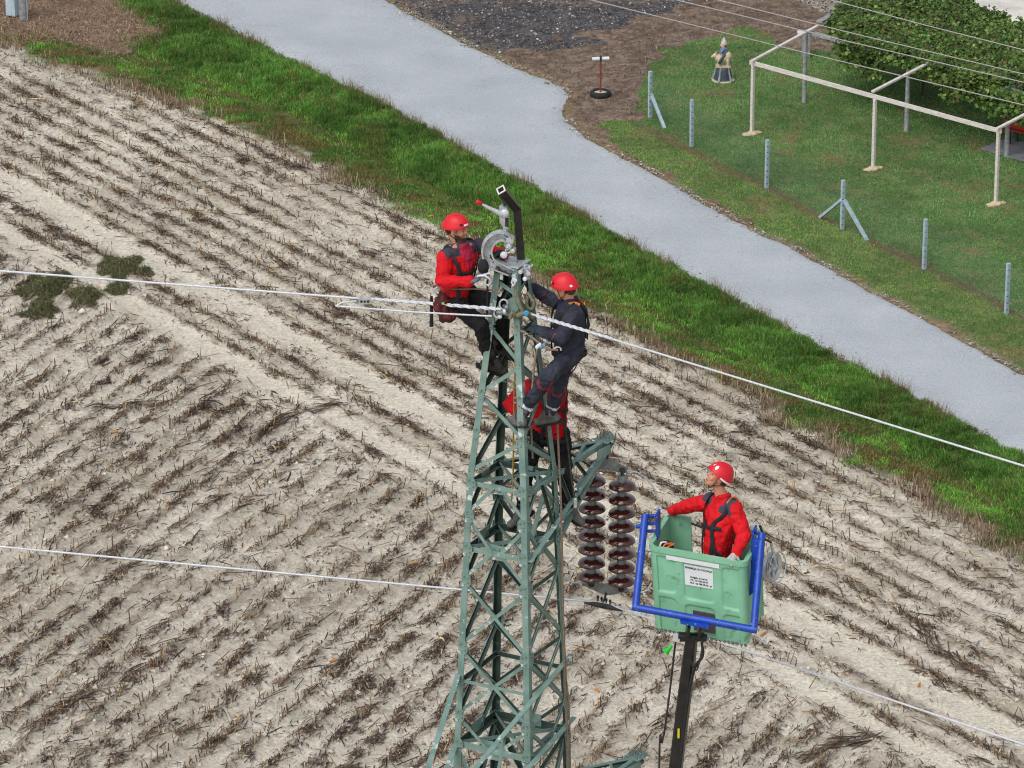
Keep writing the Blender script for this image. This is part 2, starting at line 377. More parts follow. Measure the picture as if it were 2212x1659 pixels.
# road: pale chip-sealed asphalt with worn ragged edges and a little camber
def road_material():
    m = bpy.data.materials.new('asphalt'); m.use_nodes = True; nt = m.node_tree; b = nt.nodes['Principled BSDF']
    b.inputs['Roughness'].default_value = .85; b.inputs['Specular IOR Level'].default_value = .3
    tc = nt.nodes.new('ShaderNodeTexCoord')
    def ramp(scale, c0, c1, lo, hi, det=4):
        n = nt.nodes.new('ShaderNodeTexNoise'); n.inputs['Scale'].default_value = scale; n.inputs['Detail'].default_value = det
        nt.links.new(tc.outputs['Object'], n.inputs['Vector'])
        r = nt.nodes.new('ShaderNodeValToRGB'); r.color_ramp.elements[0].position = lo; r.color_ramp.elements[1].position = hi
        r.color_ramp.elements[0].color = c0; r.color_ramp.elements[1].color = c1; nt.links.new(n.outputs[0], r.inputs[0]); return r.outputs[0], n.outputs[0]
    big, _ = ramp(.5, lin((166, 172, 178)), lin((180, 186, 191)), .3, .7)
    gr, gh = ramp(22, (.80, .80, .80, 1), (1.08, 1.08, 1.08, 1), .3, .62, 6)
    sp, _ = ramp(9, (.72, .72, .72, 1), (1, 1, 1, 1), .22, .34, 2)
    m1 = nt.nodes.new('ShaderNodeMix'); m1.data_type = 'RGBA'; m1.blend_type = 'MULTIPLY'; m1.inputs['Factor'].default_value = 1
    m2 = nt.nodes.new('ShaderNodeMix'); m2.data_type = 'RGBA'; m2.blend_type = 'MULTIPLY'; m2.inputs['Factor'].default_value = 1
    nt.links.new(big, m1.inputs['A']); nt.links.new(gr, m1.inputs['B']); nt.links.new(m1.outputs['Result'], m2.inputs['A']); nt.links.new(sp, m2.inputs['B'])
    mp = nt.nodes.new('ShaderNodeMapping'); mp.inputs['Rotation'].default_value = (0, 0, 1.035); mp.inputs['Scale'].default_value = (.09, 1.5, 1); nt.links.new(tc.outputs['Object'], mp.inputs['Vector'])
    nl = nt.nodes.new('ShaderNodeTexNoise'); nl.inputs['Scale'].default_value = 1; nl.inputs['Detail'].default_value = 5; nt.links.new(mp.outputs[0], nl.inputs['Vector'])
    rl = nt.nodes.new('ShaderNodeValToRGB'); rl.color_ramp.elements[0].position = .3; rl.color_ramp.elements[1].position = .62; rl.color_ramp.elements[0].color = (.84, .85, .86, 1); rl.color_ramp.elements[1].color = (1.03, 1.03, 1.03, 1); nt.links.new(nl.outputs[0], rl.inputs[0])
    st2, _ = ramp(1.7, (.80, .78, .75, 1), (1, 1, 1, 1), .26, .36, 5)
    m3 = nt.nodes.new('ShaderNodeMix'); m3.data_type = 'RGBA'; m3.blend_type = 'MULTIPLY'; m3.inputs['Factor'].default_value = 1
    m4 = nt.nodes.new('ShaderNodeMix'); m4.data_type = 'RGBA'; m4.blend_type = 'MULTIPLY'; m4.inputs['Factor'].default_value = .8
    nt.links.new(m2.outputs['Result'], m3.inputs['A']); nt.links.new(rl.outputs[0], m3.inputs['B']); nt.links.new(m3.outputs['Result'], m4.inputs['A']); nt.links.new(st2, m4.inputs['B'])
    nt.links.new(m4.outputs['Result'], b.inputs['Base Color']); m3.inputs['Factor'].default_value = 0.0; m4.inputs['Factor'].default_value = .35
    bp = nt.nodes.new('ShaderNodeBump'); bp.inputs['Strength'].default_value = .35; bp.inputs['Distance'].default_value = .012
    nt.links.new(gh, bp.inputs['Height']); nt.links.new(bp.outputs[0], b.inputs['Normal']); MATS['asphalt'] = m
road_material()
ru = np.arange(-14, 62, .08); a_, b_ = e2(ru), e3(ru); nv_ = 24
rv = a_[:, None] + (b_ - a_)[:, None] * np.linspace(0, 1, nv_)[None]
rx, ry = to_xy(ru[:, None], rv); t_ = np.linspace(0, 1, nv_)[None]
rz = Z_ROAD + .03 * 4 * t_ * (1 - t_) + .012 * (fbm(rx, ry, 1.5, 61) - .5)
rz[:, 0] -= .06; rz[:, -1] -= .06
ix = np.arange(rx.size).reshape(rx.shape); rq = np.stack([ix[:-1, :-1], ix[1:, :-1], ix[1:, 1:], ix[:-1, 1:]], -1).reshape(-1, 4)
o = big_mesh('road', np.stack([rx.ravel(), ry.ravel(), rz.ravel()], -1), rq, 4, None, 'asphalt')
o.data.polygons.foreach_set('use_smooth', np.ones(len(o.data.polygons), bool)); struct(o)
# concrete paving behind the vine and the drive beyond
mat('paving', (196, 192, 184), (222, 218, 210), scale=1.5, rough=.9, bump=.2, bscale=20)
m_ = MB(); pz = Z_ROAD + .05
m_.plate([Vector((x, y, pz - .1)) for x, y in PAVE][::-1], (0, 0, 1), .1); struct(m_.build('paving', 'paving'))

# ------------------------------------------------------------------ crop residue, stubble, grass, gravel
vcol_mat('residue', .85, .15); vcol_mat('blade', .6, .25, .35); vcol_mat('stone_mat', .85, .25)
def scatter(n, x0=-22, x1=22, y0=82, y1=153):
    n = int(n * 1.18)
    return rng.uniform(x0, x1, n), rng.uniform(y0, y1, n)
def in_view(x, y, m=3.5):
    return np.abs(x) < (y * 0.1105 + m + 2.2)
def strips(x, y, z, ang, ln, wd, arch, colr, name, matn):
    """curved flat leaf pieces lying on the ground: 4 cross sections each"""
    n = len(x); ts = np.array([-.5, -.18, .18, .5]); ca, sa = np.cos(ang), np.sin(ang)
    bend = rng.normal(0, .18, n); lift = arch[:, None] * np.array([.0, 1, 1.0, .1])[None] * (1 + rng.normal(0, .5, (n, 4)))
    wprof = np.array([.55, 1, .9, .25])
    V = np.zeros((n, 4, 2, 3)); tilt = rng.normal(0, .5, n)
    for k in range(4):
        al = ts[k] * ln; off = bend * ln * (ts[k] ** 2 - .1)
        px = x + ca * al - sa * off; py = y + sa * al + ca * off; w = wd * wprof[k] / 2
        for j, sg in enumerate((-1, 1)):
            V[:, k, j, 0] = px - sa * w * sg; V[:, k, j, 1] = py + ca * w * sg
            V[:, k, j, 2] = z + .012 + np.abs(lift[:, k]) + sg * tilt * w
    base = np.arange(n)[:, None] * 8
    q = np.array([[0, 1, 3, 2], [2, 3, 5, 4], [4, 5, 7, 6]])
    fq = (base[:, :, None] + q[None]).reshape(-1, 4)
    C = np.repeat(colr, 8, axis=0)
    return big_mesh(name, V.reshape(-1, 3), fq, 4, C, matn)
def sticks(x, y, z, dirv, ln, rad, colr, name, matn, tipc=None):
    """three-sided stalk prisms from a base point along dirv"""
    n = len(x); d = dirv / np.linalg.norm(dirv, axis=1, keepdims=True)
    ref = np.where(np.abs(d[:, 2:3]) > .8, np.array([[1., 0, 0]]), np.array([[0, 0, 1.]]))
    a = np.cross(d, ref); a /= np.linalg.norm(a, axis=1, keepdims=True); b = np.cross(d, a)
    P = np.stack([x, y, z], -1); V = np.zeros((n, 2, 3, 3))
    for k in range(3):
        o_ = (a * math.cos(2.094 * k) + b * math.sin(2.094 * k)) * rad[:, None]
        V[:, 0, k] = P + o_; V[:, 1, k] = P + d * ln[:, None] + o_ * .85
    base = np.arange(n)[:, None] * 6
    t = np.array([[0, 1, 4], [0, 4, 3], [1, 2, 5], [1, 5, 4], [2, 0, 3], [2, 3, 5], [3, 4, 5]])
    C = np.repeat(colr, 6, axis=0)
    if tipc is not None: C = C.reshape(n, 6, 3); C[:, 3:] = tipc[:, None]; C = C.reshape(-1, 3)
    return big_mesh(name, V.reshape(-1, 3), (base[:, :, None] + t[None]).reshape(-1, 3), 3, C, matn)
def pick(cols, p, n):
    C = np.array([L3(c) for c in cols]); k = rng.choice(len(cols), n, p=p)
    return C[k] * rng.uniform(.75, 1.25, (n, 1))
# residue: raked into clumps along the stubble rows, thin between them, swept off the wheel tracks
cen = []
for kr in range(-44, 0):
    uu = np.arange(-6, 62, .22); vv = kr * .375 + .058 * (uu - 30); cen.append(np.stack([*to_xy(uu, vv), np.ones_like(uu), np.full_like(uu, .10 if kr % 2 else 1.15)], -1))
for kr in range(-280, 120):
    tt = np.arange(60, 150, .22); c_ = kr * .375; cen.append(np.stack([c_ * XRY + tt * XRX, -c_ * XRX + tt * XRY, np.zeros_like(tt), np.full_like(tt, .08 if kr % 2 else 1.1)], -1))
cen = np.concatenate(cen); cx_, cy_ = cen[:, 0] + rng.normal(0, .08, len(cen)), cen[:, 1] + rng.normal(0, .08, len(cen))
u, v = to_uv(cx_, cy_); hz = zone(u, v)
k = (hz == (cen[:, 2] > .5)) & in_view(cx_, cy_, 3) & (cy_ > 84) & (cy_ < 152) & (v < e1(u) - .05)
cx_, cy_, u, v, hz, wt_ = cx_[k], cy_[k], u[k], v[k], hz[k], cen[k, 3]
big_ = fbm(cx_, cy_, 3.2, 72); st_ = wt_ * (.30 + .95 * sst(.34, .66, fbm(cx_, cy_, .62, 71))) * (.45 + .85 * sst(.32, .62, big_)) * (1 - .95 * track(u, v))
cnt = rng.poisson(st_ * 19 * rng.gamma(1.3, .77, len(st_)))
ci = np.repeat(np.arange(len(cnt)), cnt); n = len(ci)
ra = np.where(hz, math.atan2(UD[1], UD[0]) + .058, XR_A)[ci]
al, ac = rng.normal(0, .16, n), rng.normal(0, .085, n)
x = cx_[ci] + np.cos(ra) * al - np.sin(ra) * ac; y = cy_[ci] + np.sin(ra) * al + np.cos(ra) * ac
xb, yb = scatter(130000); ub, vb = to_uv(xb, yb)
k = in_view(xb, yb, 3) & (vb < e1(ub)) & (rng.random(len(xb)) < (.06 + .42 * sst(.4, .65, fbm(xb, yb, 1.3, 77))) * (1 - .9 * track(ub, vb)))
x = np.concatenate([x, xb[k]]); y = np.concatenate([y, yb[k]]); nb_ = int(k.sum())
ang = np.concatenate([ra + rng.normal(0, .6, n), np.where(zone(ub[k], vb[k]), math.atan2(UD[1], UD[0]), XR_A) + rng.normal(0, .9, nb_)]); small = np.concatenate([np.zeros(n), np.ones(nb_)]) > .5
n = len(x); z = height(x, y)
big = rng.random(n) < .10
ln = np.where(big, rng.uniform(.3, .8, n), rng.uniform(.05, .26, n)) * np.where(small, .6, 1); wd = rng.uniform(.007, .026, n) * np.where(small, .75, 1)
hue = fbm(x, y, .8, 78)[:, None]
colr = pick([(80, 68, 62), (100, 85, 75), (58, 50, 47), (124, 107, 91), (158, 138, 111), (192, 170, 130)], [.27, .24, .21, .15, .09, .04], n) * (.8 + .45 * hue)
stuff(strips(x, y, z, ang, ln, wd, rng.gamma(1.5, .014, n), colr, 'crop_residue', 'residue'), 'brown dry maize leaves and husks strewn along the stubble rows', 'crop residue')
print('residue', n)
# broken stalks lying down
N = 26000; x, y = scatter(N); k = in_view(x, y); x, y = x[k], y[k]; u, v = to_uv(x, y); hz = zone(u, v); r = np.where(hz, rowc(u, v), xrow(u, v))
ph = np.abs((r / .75 + .5) % 1 - .5) * .75
k = (v < e1(u)) & (rng.random(len(x)) < (np.exp(-(ph / .2) ** 2) + .15) * sst(.35, .6, fbm(x, y, .75, 71)) * (1 - .9 * track(u, v)) * .8)
x, y, hz = x[k], y[k], hz[k]; n = len(x); ang = np.where(hz, math.atan2(UD[1], UD[0]) + .058, XR_A) + rng.normal(0, .5, n)
dv = np.stack([np.cos(ang), np.sin(ang), rng.normal(0, .06, n)], -1)
stuff(sticks(x, y, height(x, y) + .03, dv, rng.uniform(.15, .7, n), rng.uniform(.007, .014, n),
      pick([(96, 74, 54), (132, 104, 72), (168, 136, 86), (74, 58, 46), (190, 166, 120)], [.34, .28, .14, .2, .04], n), 'broken_stalks', 'residue'), 'broken maize stalks lying between the stubble rows', 'stalks')
# standing stubble
pts = []
for kr in range(-22, 0):
    uu = np.arange(-6, 62, .17); vv = kr * .75 + .058 * (uu - 30); pts.append(np.stack([uu, vv, np.ones_like(uu)], -1))
for kr in range(-140, 60):
    tt = np.arange(60, 150, .17); c_ = kr * .75; pts.append(np.stack([*to_uv(c_ * XRY + tt * XRX, -c_ * XRX + tt * XRY), np.zeros_like(tt)], -1))
pts = np.concatenate(pts); u = pts[:, 0] + rng.normal(0, .03, len(pts)); v = pts[:, 1] + rng.normal(0, .03, len(pts))
x, y = to_xy(u, v); hz = zone(u, v)
k = (hz == (pts[:, 2] > .5)) & in_view(x, y) & (y > 84) & (v < e1(u) - .02) & (rng.random(len(u)) < sst(.46, .64, fbm(x, y, 1.3, 74)) * .85 + .03) & (track(u, v) < .4)
x, y = x[k], y[k]; n = len(x); dv = np.stack([rng.normal(0, .16, n), rng.normal(0, .16, n), np.ones(n)], -1)
cc = pick([(104, 82, 58), (134, 106, 70), (86, 68, 52), (168, 136, 88)], [.4, .3, .2, .1], n)
stuff(sticks(x, y, height(x, y) - .02, dv, rng.uniform(.1, .32, n), rng.uniform(.009, .016, n), cc * .8, 'maize_stubble', 'residue', cc * 1.15), 'short cut maize stubble standing in rows', 'stubble')
print('stubble', n)
N = 7000; u = rng.uniform(-4, 58, N); v = e1(u) + rng.normal(-.06, .2, N); x, y = to_xy(u, v); k = in_view(x, y, 3) & (rng.random(N) < sst(.4, .6, fbm(x, y, 1.4, 79))); x, y = x[k], y[k]; n = len(x)
dv = np.stack([rng.normal(0, .22, n), rng.normal(0, .22, n), np.ones(n)], -1); cc = pick([(122, 104, 86), (144, 126, 104), (102, 88, 74), (168, 152, 128)], [.35, .3, .25, .10], n)
stuff(sticks(x, y, height(x, y) - .02, dv, rng.uniform(.1, .34, n), rng.uniform(.006, .012, n), cc * .85, 'edge_stalks', 'residue', cc * 1.1), 'pale dead stalks standing along the field edge', 'stalks')
# clods
def stones(x, y, z, rad, colr, name, matn, squash=.65):
    n = len(x); D = np.array([[1, 0, 0], [0, 1, 0], [-1, 0, 0], [0, -1, 0], [0, 0, 1], [0, 0, -1]], float)
    jit = rng.uniform(.65, 1.3, (n, 6, 1)); a = rng.uniform(0, 6.28, n); ca, sa = np.cos(a), np.sin(a)
    V = D[None] * jit * rad[:, None, None]; X = V[..., 0] * ca[:, None] - V[..., 1] * sa[:, None]; Y = V[..., 0] * sa[:, None] + V[..., 1] * ca[:, None]
    V = np.stack([X + x[:, None], Y + y[:, None], V[..., 2] * squash + z[:, None]], -1)
    t = np.array([[0, 1, 4], [1, 2, 4], [2, 3, 4], [3, 0, 4], [1, 0, 5], [2, 1, 5], [3, 2, 5], [0, 3, 5]])
    return big_mesh(name, V.reshape(-1, 3), (np.arange(n)[:, None, None] * 6 + t[None]).reshape(-1, 3), 3, np.repeat(colr, 6, axis=0), matn)
N = 75000; x, y = scatter(N); k = in_view(x, y); x, y = x[k], y[k]; u, v = to_uv(x, y)
k = (v < e1(u)) & (track(u, v) < .5) & (rng.random(len(x)) < sst(.35, .6, fbm(x, y, 1.1, 75))); x, y = x[k], y[k]; n = len(x)
stuff(stones(x, y, height(x, y), rng.gamma(2.2, .012, n) + .008, pick([(186, 178, 162), (166, 156, 140), (204, 196, 180)], [.5, .3, .2], n), 'soil_clods', 'stone_mat', .6), 'pale crumbs and clods of dry soil across the field', 'soil')

# grass blades
def blades(x, y, z, h, w, lean, colr, name, label, cat, tip=1.25, parent=None):
    n = len(x); a = rng.uniform(0, 6.28, n); ca, sa = np.cos(a), np.sin(a)
    la = rng.uniform(0, 6.28, n); lx, ly = np.cos(la) * lean * h, np.sin(la) * lean * h
    V = np.zeros((n, 5, 3))
    for j, sg in ((0, -1), (1, 1)):
        V[:, j, 0] = x + ca * w * sg / 2; V[:, j, 1] = y + sa * w * sg / 2; V[:, j, 2] = z - .02
        V[:, 2 + j, 0] = x + lx * .35 + ca * w * sg * .42; V[:, 2 + j, 1] = y + ly * .35 + sa * w * sg * .42; V[:, 2 + j, 2] = z + h * .6
    V[:, 4, 0] = x + lx; V[:, 4, 1] = y + ly; V[:, 4, 2] = z + h * (1 - .35 * np.minimum(lean, 1))
    t = np.array([[0, 1, 3], [0, 3, 2], [2, 3, 4]])
    C = np.repeat(colr[:, None], 5, axis=1); C[:, 4] *= tip
    o = big_mesh(name, V.reshape(-1, 3), (np.arange(n)[:, None, None] * 5 + t[None]).reshape(-1, 3), 3, C.reshape(-1, 3), 'blade', parent)
    return stuff(o, label, cat)
GREENS = [(84, 128, 54), (104, 148, 64), (66, 106, 50), (128, 162, 82), (142, 146, 90)]
# tall bank along the road, clumped
N = 470000; u = rng.uniform(-6, 60, N); s_ = rng.uniform(-.07, 1.0, N); a_, b_ = e1(u), e2(u); v = a_ + (b_ - a_) * s_; x, y = to_xy(u, v)
cl = fbm(x, y, .8, 81); cl3 = fbm(x, y, .3, 82)
k = in_view(x, y, 3) & (y > 84) & (y < 154)
st = strawf(x, y, u, v, rng.normal(0, .7, N))
p = np.where(s_ > .47, .4 + .6 * sst(.3, .55, cl3), np.where(s_ > .36, .10 + .3 * sst(.45, .6, cl), (.35 + .65 * sst(.34, .56, cl)) * sst(-.02, .2, s_ + (cl - .5) * .45)))
k &= (rng.random(N) < p) & ~st
x, y, u, v, s_, cl, cl3 = x[k], y[k], u[k], v[k], s_[k], cl[k], cl3[k]; n = len(x)
tall = sst(.42, .6, s_) * (1 - .45 * sst(.9, 1.0, s_))
hgt = (.05 + .06 * rng.random(n)) * (1 - tall) + tall * (.09 + .18 * sst(.3, .7, cl3)) * rng.uniform(.6, 1.25, n)
base = pick(GREENS, [.3, .28, .22, .12, .08], n)
lush = sst(.36, .62, fbm(x, y, 1.5, 83)); lush2 = fbm(x, y, .5, 87)
base = base * (.98 + .62 * lush[:, None]) * (.72 + .7 * lush2[:, None]); base = base * (1 + (lush * (s_ < .5))[:, None] * np.array([.05, .12, -.1])); base[s_ > .5] *= np.array([.76, .82, .74])
dry = np.clip(sst(.44, .62, fbm(x, y, .8, 84)) * (1 - sst(.22, .46, s_)) * .9 + .35 * sst(.55, .7, fbm(x, y, 1.2, 88)) + sst(.90, 1.02, s_) * .55 * rng.random(n) + .05, 0, 1)
dk = rng.random(n) < dry * .85; base[dk] = pick([(150, 128, 84), (128, 110, 74), (110, 104, 58)], [.4, .3, .3], int(dk.sum()))
blades(x, y, height(x, y), hgt, rng.uniform(.008, .02, n), rng.uniform(.1, 1.1, n), base, 'verge_grass', 'rough green grass growing on the bank between field and road', 'grass')
print('verge blades', n)
# seed heads leaning over the road edge
N = 9000; u = rng.uniform(-4, 60, N); x, y = to_xy(u, e2(u) - rng.gamma(1.5, .13, N)); k = in_view(x, y, 3) & (fbm(x, y, .9, 85) > .48); x, y = x[k], y[k]; n = len(x)
blades(x, y, height(x, y), rng.uniform(.3, .55, n), rng.uniform(.005, .009, n), rng.uniform(.2, .7, n), pick([(146, 124, 84), (132, 116, 92), (120, 122, 70)], [.4, .3, .3], n), 'seed_grass', 'thin brown grass seed heads leaning over the road edge', 'grass', 1.0)
# loose grit along both road edges
N = 13000; u = rng.uniform(-6, 60, N); sd_ = rng.random(N) < .5; v = np.where(sd_, e2(u) + rng.gamma(1.2, .12, N) - .1, e3(u) - rng.gamma(1.2, .16, N) + .15); x, y = to_xy(u, v); k = in_view(x, y, 3) & (fbm(x, y, 1.0, 89) > .42); x, y = x[k], y[k]; n = len(x)
stuff(stones(x, y, np.full(n, Z_ROAD + .01), rng.gamma(2, .007, n) + .006, pick([(166, 158, 146), (138, 130, 118), (194, 190, 182), (112, 106, 98)], [.35, .3, .22, .13], n), 'road_grit', 'stone_mat', .7), 'loose grit and soil crumbs along the road edges', 'grit')
# dead straw by the pole
N = 80000; u = rng.uniform(-8, 13, N); v = rng.uniform(-9, 0, N); x, y = to_xy(u, v); a_, b_ = e1(u), e2(u)
st = strawf(x, y, u, v, rng.normal(0, .7, N)) & (v > a_ - .3) & (v < b_) & in_view(x, y, 3)
x, y = x[st], y[st]; n = len(x)
stuff(strips(x, y, height(x, y), rng.uniform(0, 6.28, n), rng.uniform(.06, .26, n), rng.uniform(.007, .018, n), rng.gamma(1.5, .02, n), pick([(156, 128, 108), (132, 108, 92), (180, 156, 132), (106, 88, 76), (120, 112, 80)], [.32, .28, .2, .12, .08], n), 'dead_straw', 'residue'), 'reddish dead straw matted round the wooden pole', 'straw')
# lawn
N = 420000; x = rng.uniform(0, 21, N); y = rng.uniform(112, 152, N); k = in_view(x, y, 2.5); x, y = x[k], y[k]; u, v = to_uv(x, y)
k = lawn_mask(x, y) & (v > e3(u) + .08) & ~poly_mask(x, y, PAVE); x, y, u, v = x[k], y[k], u[k], v[k]
bare = dirtline(u, v) * .9 + sst(.64, .8, fbm(x, y, 1.1, 59)) * .55 + np.exp(-((v - e3(u)) / .25) ** 2) * .7
k = rng.random(len(x)) > bare; x, y, u, v = x[k], y[k], u[k], v[k]; n = len(x)
base = pick([(108, 152, 82), (122, 166, 88), (94, 138, 76), (144, 174, 102), (156, 152, 112)], [.30, .27, .22, .12, .09], n) * (.8 + .5 * sst(.3, .7, fbm(x, y, 1.3, 86)))[:, None]
strip = v < 5.8; base[strip] *= np.array([1.15, 1.02, .8])
cool = ~strip; base[cool] *= np.array([.86, .97, .98])
blades(x, y, height(x, y), rng.uniform(.03, .065, n), rng.uniform(.012, .026, n), rng.uniform(.2, 1.0, n), base, 'lawn_grass', 'short mown grass of the lawn beyond the road', 'grass')
print('lawn blades', n)
# dead weeds and gravel on the yard
N = 240000; x = rng.uniform(-14, 17, N); y = rng.uniform(118, 156, N); k = in_view(x, y, 2.5); x, y = x[k], y[k]; u, v = to_uv(x, y)
gv = fbm(x, y, 1.2, 58); yd = (v > e3(u) + .05) & ~lawn_mask(x, y) & ~poly_mask(x, y, PAVE); gm = (u + (gv - .5) * 4 < 10.7 - .2 * (v - 6)) & (v < 19.5) | ((v > 17) & (u < 14.5) & (u > 7) & (gv > .42))
kk = yd & gm & (rng.random(len(x)) < .75); xg, yg = x[kk], y[kk]; n = len(xg)
stuff(stones(xg, yg, height(xg, yg), rng.gamma(2.5, .008, n) + .010, pick([(74, 74, 80), (96, 94, 96), (54, 54, 60), (140, 136, 130), (206, 200, 190), (120, 112, 96)], [.34, .26, .2, .11, .03, .06], n), 'gravel', 'stone_mat', .75), 'loose dark grey gravel spread on the yard', 'gravel')
kk = yd & (rng.random(len(x)) < np.where(gm, .06, .5)); xg, yg = x[kk], y[kk]; n = len(xg)
stuff(strips(xg, yg, height(xg, yg), rng.uniform(0, 6.28, n), rng.uniform(.04, .2, n), rng.uniform(.007, .018, n), rng.gamma(1.4, .02, n), pick([(112, 86, 72), (142, 116, 98), (90, 70, 62), (168, 144, 118), (108, 108, 74)], [.32, .26, .2, .12, .10], n), 'dead_weeds', 'residue'), 'brown dead weeds between gravel yard and lawn', 'weeds')

# ================================================================== LATTICE TOWER
mat('tower_paint', (98, 127, 120), (126, 152, 145), scale=5, rough=.6, bump=.12, bscale=60, c3=(196, 204, 202), s3=9, t3=(.64, .70))
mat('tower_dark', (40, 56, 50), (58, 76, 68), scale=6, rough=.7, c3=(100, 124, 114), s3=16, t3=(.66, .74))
mat('bolt_steel', (96, 118, 110), (140, 152, 148), scale=30, rough=.5, metal=.2)
mat('worn_galv', (166, 174, 178), (212, 218, 222), scale=14, rough=.40, metal=.35, bump=.12, c3=(104, 112, 116), s3=30, t3=(.58, .68))
Y0 = 43.79; TX = W(1106, 595, Y0).x
def zy(yc): return W(1106, yc, Y0).z
AX = Vector((132, -69, 0)).normalized(); BX = Vector((69, 132, 0)).normalized()      # along face left>front, front>right
Z_TOP, Z_KNEE, Z_1, Z_2, Z_3 = zy(588), zy(1030), zy(1032), zy(1172), zy(1590)
def side(z):
    zs = [-.6, Z_3, Z_2, Z_KNEE, Z_TOP]; ws = [2.25, .86, .715, .66, .245]
    return float(np.interp(z, zs, ws))
CORN = {'L': (-.5, -.5), 'F': (.5, -.5), 'R': (.5, .5), 'B': (-.5, .5)}
def cp(c, z):
    a, b = CORN[c]; s_ = side(z); return Vector((TX, Y0, z)) + AX * a * s_ + BX * b * s_
tower = thing('lattice_tower', 'tall grey-green steel lattice tower with three men on its top', 'tower', (TX, Y0, -.6))
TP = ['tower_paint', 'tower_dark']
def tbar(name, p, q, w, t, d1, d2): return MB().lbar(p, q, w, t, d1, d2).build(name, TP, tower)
cuts = [-.6, Z_3, Z_KNEE, Z_TOP + .10]
for c, (a, b) in CORN.items():
    d1, d2 = AX * (-np.sign(a)), BX * (-np.sign(b)); mb = MB()
    for z0, z1 in zip(cuts[:-1], cuts[1:]):
        mb.lbar(cp(c, z0), cp(c, z1), .085 if z0 < 0 else .066, .008, d1, d2)
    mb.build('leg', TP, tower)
FACES = [('L', 'F', BX), ('F', 'R', -AX), ('R', 'B', -BX), ('B', 'L', AX)]     # inward normals
def fbar(name, fc, sa, za, sb, zb, w=.042, t=.005, off=.012, up=None):
    """bar on a tower face from fraction sa at height za to fraction sb at zb"""
    c0, c1, nin = fc
    def at(s_, z): return cp(c0, z).lerp(cp(c1, z), s_)
    p, q = at(sa, za), at(sb, zb); d = (q - p).normalized(); e = d.cross(nin).normalized()
    if up is not None and e.z * up < 0: e = -e
    if up is None and e.z < 0: e = -e
    p = p + nin * off - e * w / 2; q = q + nin * off - e * w / 2
    return tbar(name, p, q, w, t, e, nin)
zz = [600, 628, 697, 770, 842, 925, 1008]
for fi, fc in enumerate(FACES):
    s_ = fi % 2
    for a, b in zip(zz[:-1], zz[1:]):
        fbar('diagonal_brace', fc, s_, zy(a), 1 - s_, zy(b), .040, .005); s_ = 1 - s_
    fbar('horizontal_bar', fc, 0, Z_1, 1, Z_1, .05, .006, .02)
    fbar('horizontal_bar', fc, 0, Z_2, 1, Z_2, .055, .006, .02)
    fbar('horizontal_bar', fc, 0, Z_3, 1, Z_3, .07, .006, .02)
    fbar('horizontal_bar', fc, 0, zy(1455), 1, zy(1455), .035, .005, .02)
    for zt, zm in ((Z_1, zy(1100)), (Z_2, zy(1100)), (Z_2, zy(1238)), (Z_3, zy(1527))):
        for s0 in (0, 1): fbar('diagonal_brace', fc, .5 + (s0 - .5) * .12, zt, s0, zm, .035, .005, .014 + .008 * s0)
    for za, zb in ((1238, 1380), (1384, 1527)):
        fbar('diagonal_brace', fc, 0, zy(za), 1, zy(zb), .036, .005, .012); fbar('diagonal_brace', fc, 1, zy(za), 0, zy(zb), .036, .005, .020)
    za = Z_3
    for hgt_ in (1.5, 1.9, 2.3, 2.8, 3.2, 3.6):                    # below the picture, down to the ground
        zb = max(za - hgt_, -.5)
        fbar('diagonal_brace', fc, 0, za, 1, zb, .05, .006, .012); fbar('diagonal_brace', fc, 1, za, 0, zb, .05, .006, .022); za = zb
def gusset(c, z, w=.10, h=.14, faces=(0, 1)):
    a, b = CORN[c]; base = cp(c, z); i_ = 0
    for k_, (dx, other) in enumerate(((AX * -np.sign(a), BX * np.sign(b)), (BX * -np.sign(b), AX * np.sign(a)))):
        if k_ not in faces: continue
        off = other * .004
        p = [base + off + dx * .0 + Vector((0, 0, -h / 2)), base + off + dx * w * .8 + Vector((0, 0, -h / 2)), base + off + dx * w + Vector((0, 0, -h * .2)), base + off + dx * w + Vector((0, 0, h * .2)), base + off + dx * w * .8 + Vector((0, 0, h / 2)), base + off + Vector((0, 0, h / 2))]
        g = MB().plate(p, -other, .006).build('gusset_plate', TP, tower)
        bm = MB()
        for zz_, xx in ((-.045, .03), (.045, .03), (-.02, .075), (.03, .075)): bm.lathe([(.011, 0), (.011, .009), (.007, .012)], base + off + dx * xx + Vector((0, 0, zz_)), other, 6)
        bm.build('bolts', 'bolt_steel', g)
for c in 'LFRB':
    for yc in (1032, 1100, 1172, 1238, 1382, 1527, 1590): gusset(c, zy(yc))
    for yc in (697, 842, 925): gusset(c, zy(yc), .06, .08)
for fc in FACES:                                                   # centre plates on the bars
    for z_, w, h in ((Z_1 - .02, .16, .10), (Z_2 + .01, .22, .16), (Z_3, .26, .2)):
        c0, c1, nin = fc; m = cp(c0, z_).lerp(cp(c1, z_), .5); d = (cp(c1, z_) - cp(c0, z_)).normalized(); u3 = Vector((0, 0, 1))
        pts_ = [m - d * w / 2 - u3 * h * .3, m - d * w * .3 - u3 * h / 2, m + d * w * .3 - u3 * h / 2, m + d * w / 2 - u3 * h * .3, m + d * w / 2 + u3 * h / 2, m - d * w / 2 + u3 * h / 2]
        g = MB().plate([p_ + nin * .034 for p_ in pts_], nin, .006).build('gusset_plate', TP, tower)
        bm = MB()
        for a in (-.36, -.12, .12, .36):
            for b in (-.2, .25): bm.lathe([(.011, 0), (.011, .009)], m + d * a * w + u3 * b * h + nin * .034, -nin, 6)
        bm.build('bolts', 'bolt_steel', g)
